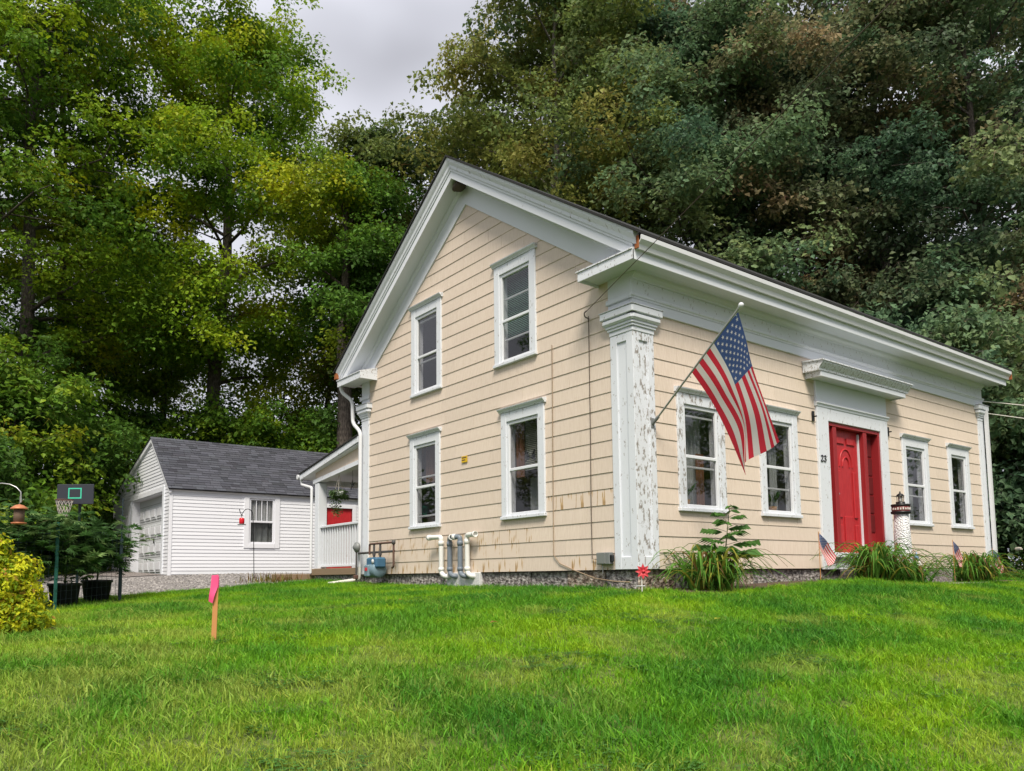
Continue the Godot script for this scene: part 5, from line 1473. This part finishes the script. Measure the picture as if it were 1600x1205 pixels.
func make_yard() -> void:
	rng.seed = 61
	# survey stake with pink ribbon
	var gx := ground(-5.39, 0.58)
	var sk := thing("survey_stake", "wooden survey stake with bright pink ribbon standing in the lawn", "stake", Vector3(-5.39, gx, 0.58))
	put("lath", cbox(Vector3(-0.019, -0.08, -0.006), Vector3(0.019, 0.52, 0.006), 0.002), mats.lath, sk, Transform3D(Basis(Vector3.UP, -0.4) * Basis(Vector3.BACK, -0.02), Vector3.ZERO))
	var R := [[Vector3(-0.024, 0.53, 0.012), Vector3(0.026, 0.535, 0.012)], [Vector3(-0.030, 0.44, 0.020), Vector3(0.024, 0.45, 0.014)], [Vector3(-0.038, 0.38, 0.022), Vector3(0.002, 0.375, 0.03)], [Vector3(-0.042, 0.33, 0.014), Vector3(-0.012, 0.315, 0.024)]]
	put("ribbon", cloth(R, [0.0, 0.33, 0.66, 1.0], [0.0, 1.0], 12, 4), mats.pink, sk, Transform3D(Basis(Vector3.UP, -0.4), Vector3.ZERO))
	put("painted_end", cbox(Vector3(-0.0205, 0.43, -0.0075), Vector3(0.0205, 0.5225, 0.0075), 0.002), mats.pink, sk, Transform3D(Basis(Vector3.UP, -0.4) * Basis(Vector3.BACK, -0.02), Vector3.ZERO))
	# hook with red feeder
	var h := thing("shepherd_hook", "thin black shepherd's hook before the garage window", "hook", Vector3(-0.51, 0.02, -11.96))
	var pts := [Vector3(0, -0.1, 0), Vector3(-0.02, 0.7, 0), Vector3(-0.05, 1.38, 0)]
	for k in 9:
		var a := PI * k / 8.0
		pts.append(Vector3(-0.05 - 0.13 * (1 - cos(a)), 1.42 + sin(a) * 0.17, 0))
	pts.append(Vector3(-0.36, 1.50, 0)); pts.append(Vector3(-0.385, 1.58, 0))
	put("rod", tube(pts, [0.009], 6), mats.black, h)
	var rf := thing("hummingbird_feeder", "red glass hummingbird feeder hanging before the garage wall", "bird feeder", Vector3(-0.83, 1.22, -11.96))
	put("bottle", lathe([Vector2(0, 0.02), Vector2(0.055, 0.02), Vector2(0.062, 0.06), Vector2(0.062, 0.15), Vector2(0.04, 0.17), Vector2(0, 0.175)], 12), mats.red_glass, rf)
	put("base", lathe([Vector2(0, -0.005), Vector2(0.10, 0.0), Vector2(0.10, 0.018), Vector2(0, 0.02)], 12), mats.box_grey, rf)
	put("hanger", tube([Vector3(0, 0.175, 0), Vector3(-0.03, 0.28, 0)], [0.005], 6), mats.black, rf)
	# hook with seed feeder
	var h2 := thing("shepherd_hook", "pale curved metal hook holding the copper-topped feeder", "hook", Vector3(-6.62, ground(-6.62, -3.85), -3.85))
	var g2 := ground(-6.62, -3.85)
	pts = [Vector3(0, -0.1, 0), Vector3(0, 1.45, 0)]
	for k in 8:
		var a := PI * k / 8.0
		pts.append(Vector3(0.19 * (1 - cos(a)), 1.48 + sin(a) * 0.16, 0.12 * (1 - cos(a))))
	pts.append(Vector3(0.37, 1.42, 0.23)); pts.append(Vector3(0.40, 1.46, 0.24))
	put("rod", tube(pts, [0.007], 6), mats.steel, h2)
	var sf := thing("seed_feeder", "copper-roofed bird seed feeder hanging from a curved hook", "bird feeder", Vector3(-6.26, 0.58, -3.63))
	put("roof", lathe([Vector2(0, 0.17), Vector2(0.09, 0.17), Vector2(0.085, 0.185), Vector2(0.045, 0.215), Vector2(0.012, 0.225), Vector2(0, 0.23)], 14), mats.copper, sf)
	put("seed_tube", lathe([Vector2(0, 0.02), Vector2(0.055, 0.02), Vector2(0.055, 0.169), Vector2(0, 0.169)], 14), mats.seed, sf)
	put("tray", lathe([Vector2(0, 0), Vector2(0.075, 0.0), Vector2(0.08, 0.02), Vector2(0, 0.018)], 14), mats.copper, sf)
	put("hanger", tube([Vector3(0, 0.225, 0), Vector3(0, 0.32, 0.01)], [0.004], 6), mats.steel, sf)
	# fence: green post, dark post and wire mesh between them
	var A := Vector3(-5.50, ground(-5.50, -6.18), -6.18)
	var B := Vector3(-4.47, ground(-4.47, -7.05), -7.05)
	var E := Vector3(-7.4, ground(-7.4, -5.6), -5.6)
	var fp := thing("fence_post", "bright green metal fence post beside the black pots", "post", A, "posts of the wire fence")
	put("shaft", cbox(Vector3(-0.022, -0.15, -0.022), Vector3(0.022, 1.28, 0.022), 0.005), mats.green_post, fp)
	for k in 7: put("stud", cbox(Vector3(-0.008, 0.12 + k * 0.17, 0.022), Vector3(0.008, 0.15 + k * 0.17, 0.034), 0.003), mats.green_post, fp)
	var dp := thing("fence_post", "tall dark metal fence post in front of the garage corner", "post", B, "posts of the wire fence")
	put("shaft", cbox(Vector3(-0.024, -0.15, -0.024), Vector3(0.024, 1.02, 0.024), 0.005), mats.dark_post, dp)
	put("top_rod", tube([Vector3(0, 1.02, 0), Vector3(0, 1.68, 0)], [0.010], 6), mats.dark_post, dp)
	for part in [[A, B, "sagging green wire mesh between the two fence posts"], [E, A, "wire mesh running from the green post towards the yellow bush"]]:
		var p0: Vector3 = part[0]
		var p1: Vector3 = part[1]
		var wf := thing("wire_fence", part[2], "fence", p0, "wire mesh panels")
		var d := p1 - p0
		var st := S()
		for k in 10: tb(st, [Vector3(0, 0.04 + k * 0.12, 0), d + Vector3(0, 0.04 + k * 0.12, 0)], [0.0022], 4, false)
		var n := int(d.length() / 0.10)
		for k in n + 1:
			var q: Vector3 = d * k / n
			tb(st, [q + Vector3(0, 0.02, 0), q + Vector3(0, 1.14, 0)], [0.0022], 4, false)
		put("mesh", done(st), mats.dark_post, wf).set_meta("kind", "stuff")
	# potted plants with palmate leaves
	var palm := []
	for v in 2:
		var ps := S()
		for j in 7:
			var o := Vector3(rng.randfn(0, 0.14), rng.randfn(0, 0.10), rng.randfn(0, 0.14))
			var ax := Vector3(rng.randfn(0, 1), rng.randfn(0.2, 0.4), rng.randfn(0, 1)).normalized()
			var upv := (Vector3.UP - ax * ax.y).normalized()
			var sd := ax.cross(upv)
			for k in 7:
				var a := (k - 3) * 0.42
				var kk := rng.randf_range(0.75, 1.25)
				ps.set_color(Color(kk, kk, kk))
				leaf(ps, o, (ax * cos(a) + sd * sin(a) - Vector3(0, 0.25, 0)).normalized(), upv, (0.17 - absf(k - 3) * 0.022) * rng.randf_range(0.85, 1.1), 0.032)
		palm.append(done(ps))
	var pots := [[-4.75, -7.35, 1.18, 0.50, "black tub with a bushy palmate plant next to the dark post"], [-5.30, -6.75, 1.22, 0.50, "black tub with a bushy palmate plant by the green post"], [-5.95, -6.55, 1.45, 0.60, "black tub with the tallest palmate plant behind the bird feeder"], [-6.60, -6.30, 1.15, 0.55, "black tub with palmate plant behind the yellow bush"]]
	for i in pots.size():
		var p: Array = pots[i]
		var t := thing("potted_plant", p[4], "potted plant", Vector3(p[0], ground(p[0], p[1]), p[1]), "palmate plants in black tubs")
		put("tub", lathe([Vector2(0, 0), Vector2(0.175, 0), Vector2(0.215, 0.33), Vector2(0.235, 0.335), Vector2(0.235, 0.375), Vector2(0.215, 0.375), Vector2(0.20, 0.34), Vector2(0, 0.34)], 22), mats.black_plastic, t)
		put("soil", lathe([Vector2(0.0, 0.342), Vector2(0.2, 0.342), Vector2(0.0, 0.36)], 16), mats.mulch, t)
		var H: float = p[2]
		put("stem", tube([Vector3(0, 0.33, 0), Vector3(0.02, 0.7, 0.01), Vector3(-0.01, H + 0.1, 0)], [0.016, 0.012, 0.004], 6), mats.stalk, t)
		var xs := []
		var cols := PackedColorArray()
		for k in 11:
			var a := k * 2.4
			var y := lerpf(0.55, H, k / 10.0)
			var e: Vector3 = Vector3(cos(a), 0.45, sin(a)) * p[3] * (1.0 - 0.5 * absf(k / 10.0 - 0.45)) * 0.85
			put("branch", tube([Vector3(0, y - 0.1, 0), Vector3(0, y - 0.1, 0) + e], [0.006, 0.003], 5), mats.stalk, t)
		for k in 110:
			var d := Vector3(rng.randfn(0, 1), rng.randfn(0, 1), rng.randfn(0, 1)).normalized() * pow(rng.randf(), 0.45)
			var at := Vector3(d.x * p[3], 0.42 + (H - 0.42) * (0.58 + 0.5 * d.y), d.z * p[3])
			xs.append(Transform3D(Basis(Vector3.UP, rng.randf() * TAU) * Basis(Vector3.RIGHT, rng.randfn(0, 0.3)), at))
			var kk := rng.randf_range(0.7, 1.2)
			cols.append(Color(0.075 * kk, 0.165 * kk, 0.045 * kk) if rng.randf() < 0.8 else Color(0.20 * kk, 0.31 * kk, 0.10 * kk))
		multi("foliage", palm[i % 2], mats.leaf, xs, cols, t)
	# yellow-green bush in a mulch bed
	var bm := top("mulch_bed", patch(circle(Vector2(-6.55, -2.35), 0.72, 0.62), 0.02, 4), mats.mulch, "", "", "", "structure")
	bm.name = "mulch_bed"
	var small := spray(12, 0.075, 0.050, 0.026, 0.5)
	var gb := ground(-6.55, -2.35)
	var bush := thing("golden_bush", "yellow-green leafy bush in a mulch bed at the lawn's edge", "bush", Vector3(-6.68, gb, -2.42))
	for k in 9:
		var a := k * 2.4
		put("stem", tube([Vector3(0, 0.0, 0), Vector3(cos(a) * 0.15, 0.3, sin(a) * 0.15), Vector3(cos(a) * 0.38, 0.55, sin(a) * 0.38)], [0.012, 0.008, 0.004], 5), mats.bark, bush)
	var bxs := []
	var bc := PackedColorArray()
	for lobe in [[Vector3(0.0, 0.48, 0.0), Vector3(0.50, 0.36, 0.46), 1000], [Vector3(0.28, 0.18, 0.28), Vector3(0.28, 0.20, 0.25), 300], [Vector3(-0.3, 0.3, 0.2), Vector3(0.3, 0.3, 0.3), 250], [Vector3(0.30, 0.66, 0.1), Vector3(0.20, 0.14, 0.2), 90], [Vector3(0.10, 0.86, 0.1), Vector3(0.12, 0.14, 0.12), 60], [Vector3(-0.2, 0.84, 0.2), Vector3(0.10, 0.16, 0.1), 60], [Vector3(0.36, 0.40, 0.22), Vector3(0.16, 0.10, 0.16), 60]]:
		for i in lobe[2]:
			var d := Vector3(rng.randfn(0, 1), rng.randfn(0, 1), rng.randfn(0, 1)).normalized()
			d *= pow(rng.randf(), 0.28) * (1.0 + 0.45 * patches.get_noise_3dv(d * 16.0))
			var at: Vector3 = lobe[0] + d * lobe[1]
			if at.y < 0.04: continue
			var up := (d + Vector3(rng.randfn(0, 0.4), 0.6, rng.randfn(0, 0.4))).normalized()
			bxs.append(Transform3D(Basis(Quaternion(Vector3.UP, up)) * Basis(Vector3.UP, rng.randf() * TAU), at))
			var r := rng.randf()
			var kk := rng.randf_range(0.8, 1.2)
			var c := Color(0.58, 0.60, 0.025) if r < 0.62 else (Color(0.24, 0.36, 0.02) if r < 0.94 else Color(0.48, 0.30, 0.06))
			bc.append(Color(c.r * kk, c.g * kk, c.b * kk))
	multi("foliage", small, mats.leaf, bxs, bc, bush)
	# basketball hoop
	var bb := thing("basketball_hoop", "black basketball backboard with mint square and white net", "basketball hoop", Vector3(-4.32, ground(-4.32, -12.2), -12.2))
	var gy := ground(-4.32, -12.2)
	var f := Transform3D(Basis(Vector3.UP, -0.62), Vector3(0, 1.79 - gy, 0))
	put("backboard", cbox(Vector3(-0.39, -0.22, 0.0), Vector3(0.38, 0.21, 0.03), 0.012), mats.backboard, bb, f)
	for s in [[-0.15, -0.10, 0.13, -0.075], [-0.15, 0.105, 0.13, 0.13], [-0.15, -0.075, -0.125, 0.105], [0.105, -0.075, 0.13, 0.105]]: put("target_line", box(Vector3(s[0], s[1], 0.0301), Vector3(s[2], s[3], 0.034)), mats.mint, bb, f)
	var ring := []
	for k in 21: ring.append(Vector3(-0.12 + cos(TAU * k / 20.0) * 0.17, -0.15, 0.24 + sin(TAU * k / 20.0) * 0.17))
	put("rim", tube(ring, [0.010], 6), mats.iron_rusty, bb, f)
	var ns := S()
	for k in 12:
		for sg in [-1.0, 1.0]:
			var pl := []
			for q in 5:
				var a: float = TAU * k / 12.0 + sg * q * 0.26
				var r := lerpf(0.165, 0.085, q / 4.0)
				pl.append(Vector3(-0.12 + cos(a) * r, -0.15 - q * 0.085, 0.24 + sin(a) * r))
			tb(ns, pl, [0.006], 4, false)
	put("net", done(ns), mats.net, bb, f).set_meta("kind", "stuff")
	put("pole", tube([Vector3(0.1, -0.1, -0.1), Vector3(0.1, 1.75 - gy, -0.12), Vector3(0.05, 1.85 - gy, -0.02)], [0.03, 0.03, 0.025], 8), mats.dark_post, bb)
	# hanging basket on the porch beam
	var hb := thing("hanging_plant", "trailing green plant in a hanging basket under the porch beam", "hanging plant", Vector3(0.07, 1.72, -8.62))
	put("basket", lathe([Vector2(0, -0.06), Vector2(0.08, -0.05), Vector2(0.11, 0.05), Vector2(0.10, 0.05), Vector2(0, 0.04)], 12), mats.curtain_white, hb)
	for k in 3: put("cord", tube([Vector3(cos(k * 2.1) * 0.1, 0.05, sin(k * 2.1) * 0.1), Vector3(0, 0.42, 0)], [0.005], 5), mats.net, hb)
	var hx := []
	var hc := PackedColorArray()
	for i in 130:
		var a := rng.randf() * TAU
		var q := rng.randf()
		var at := Vector3(cos(a) * 0.15, 0.08 - q * 0.16, sin(a) * 0.15) * Vector3(rng.randf_range(0.4, 1.1), 1, rng.randf_range(0.4, 1.1))
		if i % 5 == 0: at = Vector3(-0.02 + rng.randfn(0, 0.03), -0.08 - q * 0.38, -0.09 + rng.randfn(0, 0.03))
		hx.append(Transform3D(Basis(Vector3.UP, a), at))
		hc.append(Color(0.10, 0.17, 0.06) * rng.randf_range(0.7, 1.3))
	multi("foliage", small, mats.leaf, hx, hc, hb)
	var star := thing("wind_chime", "dark star-shaped wind chime hanging beside the hanging plant", "wind chime", Vector3(0.10, 1.86, -8.05))
	put("cord", tube([Vector3(0, 0, 0), Vector3(0, 0.3, 0)], [0.004], 5), mats.black, star)
	for k in 5:
		var a := PI / 2 + TAU * k / 5.0
		put("ray", tube([Vector3.ZERO, Vector3(0, sin(a) * 0.13, cos(a) * 0.13)], [0.02, 0.004], 5), mats.black, star)
	# weeds by the drive's edge, scrap of paper
	rng.seed = 88
	var wd := thing("weed_clump", "brownish weeds at the edge of the gravel behind the stake", "weeds", Vector3(-0.95, ground(-0.95, -9.5), -9.5))
	var ws := S()
	for i in 150:
		var a := rng.randf() * TAU
		var o := Vector3(rng.randfn(0, 0.35), 0, rng.randfn(0, 0.15))
		var k := rng.randf_range(0.7, 1.2)
		ws.set_color(Color(0.22 * k, 0.20 * k, 0.05 * k) if i % 3 else Color(0.20 * k, 0.10 * k, 0.04 * k))
		leaf(ws, o, Vector3(cos(a) * 0.6, 1, sin(a) * 0.6).normalized(), Vector3(cos(a), 0, sin(a)), rng.randf_range(0.08, 0.32), 0.022)
	put("foliage", done(ws), mats.leaf, wd).set_meta("kind", "stuff")
	# timber edging by the porch
	var ed := top("timber_edging", cbox(Vector3(-0.9, -0.16, -9.86), Vector3(2.0, -0.03, -9.78), 0.008), mats.timber_old, "old timber edging board along the gravel by the porch", "edging")
	ed.position.y = 0.06
	# fallen leaves on the lawn
	for s in [[-3.35, 1.4], [-2.75, -1.2], [-1.5, 2.3]]:
		var ls := S()
		ls.set_color(Color(0.30, 0.17, 0.05) if s[0] < -2 else Color(0.40, 0.42, 0.05))
		leaf(ls, Vector3.ZERO, Vector3(1, 0.2, 0.2).normalized(), Vector3.UP, 0.08, 0.06)
		var lo := top("fallen_leaf", done(ls), mats.leaf, ["brown leaf lying on the lawn before the flag corner", "curled brown leaf on the lawn below the vent pipes", "yellow-green leaf lying on the lawn"][[-3.35, -2.75, -1.5].find(s[0])], "leaf", "leaves fallen on the lawn")
		lo.position = Vector3(s[0], ground(s[0], s[1]) + 0.06, s[1])

# ---------------------------------------------------------------- main
func _ready() -> void:
	# camera: a shift lens, so the verticals stay nearly upright
	var cam := Camera3D.new()
	cam.name = "camera"
	cam.projection = Camera3D.PROJECTION_FRUSTUM
	cam.near = 0.1
	cam.far = 600.0
	cam.size = 2.0 * cam.near * 602.5 / 1238.9
	cam.frustum_offset = Vector2(0, cam.near * (783.97 - 602.5) / 1238.9)
	cam.position = Vector3(-7.3796, -0.0701, 6.8725)
	cam.rotation = Vector3(0.0939, -0.6642, -0.0113)
	add_child(cam)
	cam.current = true
	# a bright overcast sky with soft cloud
	var env := Environment.new()
	env.background_mode = Environment.BG_SKY
	var sm := PanoramaSkyMaterial.new()
	var im := Image.create(512, 256, false, Image.FORMAT_RGBF)
	var cn := noise(1.6, FastNoiseLite.TYPE_SIMPLEX_SMOOTH, 5, 9)
	for y in 256:
		var el := (0.5 - (y + 0.5) / 256.0) * PI
		for x in 512:
			var az := (x + 0.5) / 512.0 * TAU
			var d := Vector3(cos(el) * cos(az), sin(el), cos(el) * sin(az))
			var c := Color(0.09, 0.10, 0.06)
			if el > 0.0:
				var n := cn.get_noise_3d(d.x, d.y * 2.6, d.z)
				var l := 0.20 * (1.0 + 0.55 * sin(el)) * (1.0 + 0.75 * n)
				c = Color(l * 0.955, l * 0.97, l * 1.075)
			im.set_pixel(x, y, c)
	sm.panorama = ImageTexture.create_from_image(im)
	env.sky = Sky.new()
	env.sky.sky_material = sm
	env.tonemap_mode = Environment.TONE_MAPPER_LINEAR
	env.tonemap_exposure = 3.25
	env.sdfgi_enabled = true
	env.ssao_enabled = true
	env.ssil_enabled = true
	var we := WorldEnvironment.new()
	we.name = "environment"
	we.environment = env
	add_child(we)
	# sun behind thin cloud, over the photographer's left shoulder
	var sun := DirectionalLight3D.new()
	sun.name = "sun"
	sun.light_energy = 0.5
	sun.light_angular_distance = 18.0
	sun.light_color = Color(1.0, 0.965, 0.90)
	sun.shadow_enabled = true
	add_child(sun)
	sun.look_at_from_position(Vector3(-4.4, 9.4, 5.4), Vector3.ZERO)
	rng.seed = 5
	make_materials()
	make_ground()
	make_clover()
	make_trees()
	make_house()
	make_garage()
	make_flags()
	make_utilities()
	make_bed()
	make_yard()
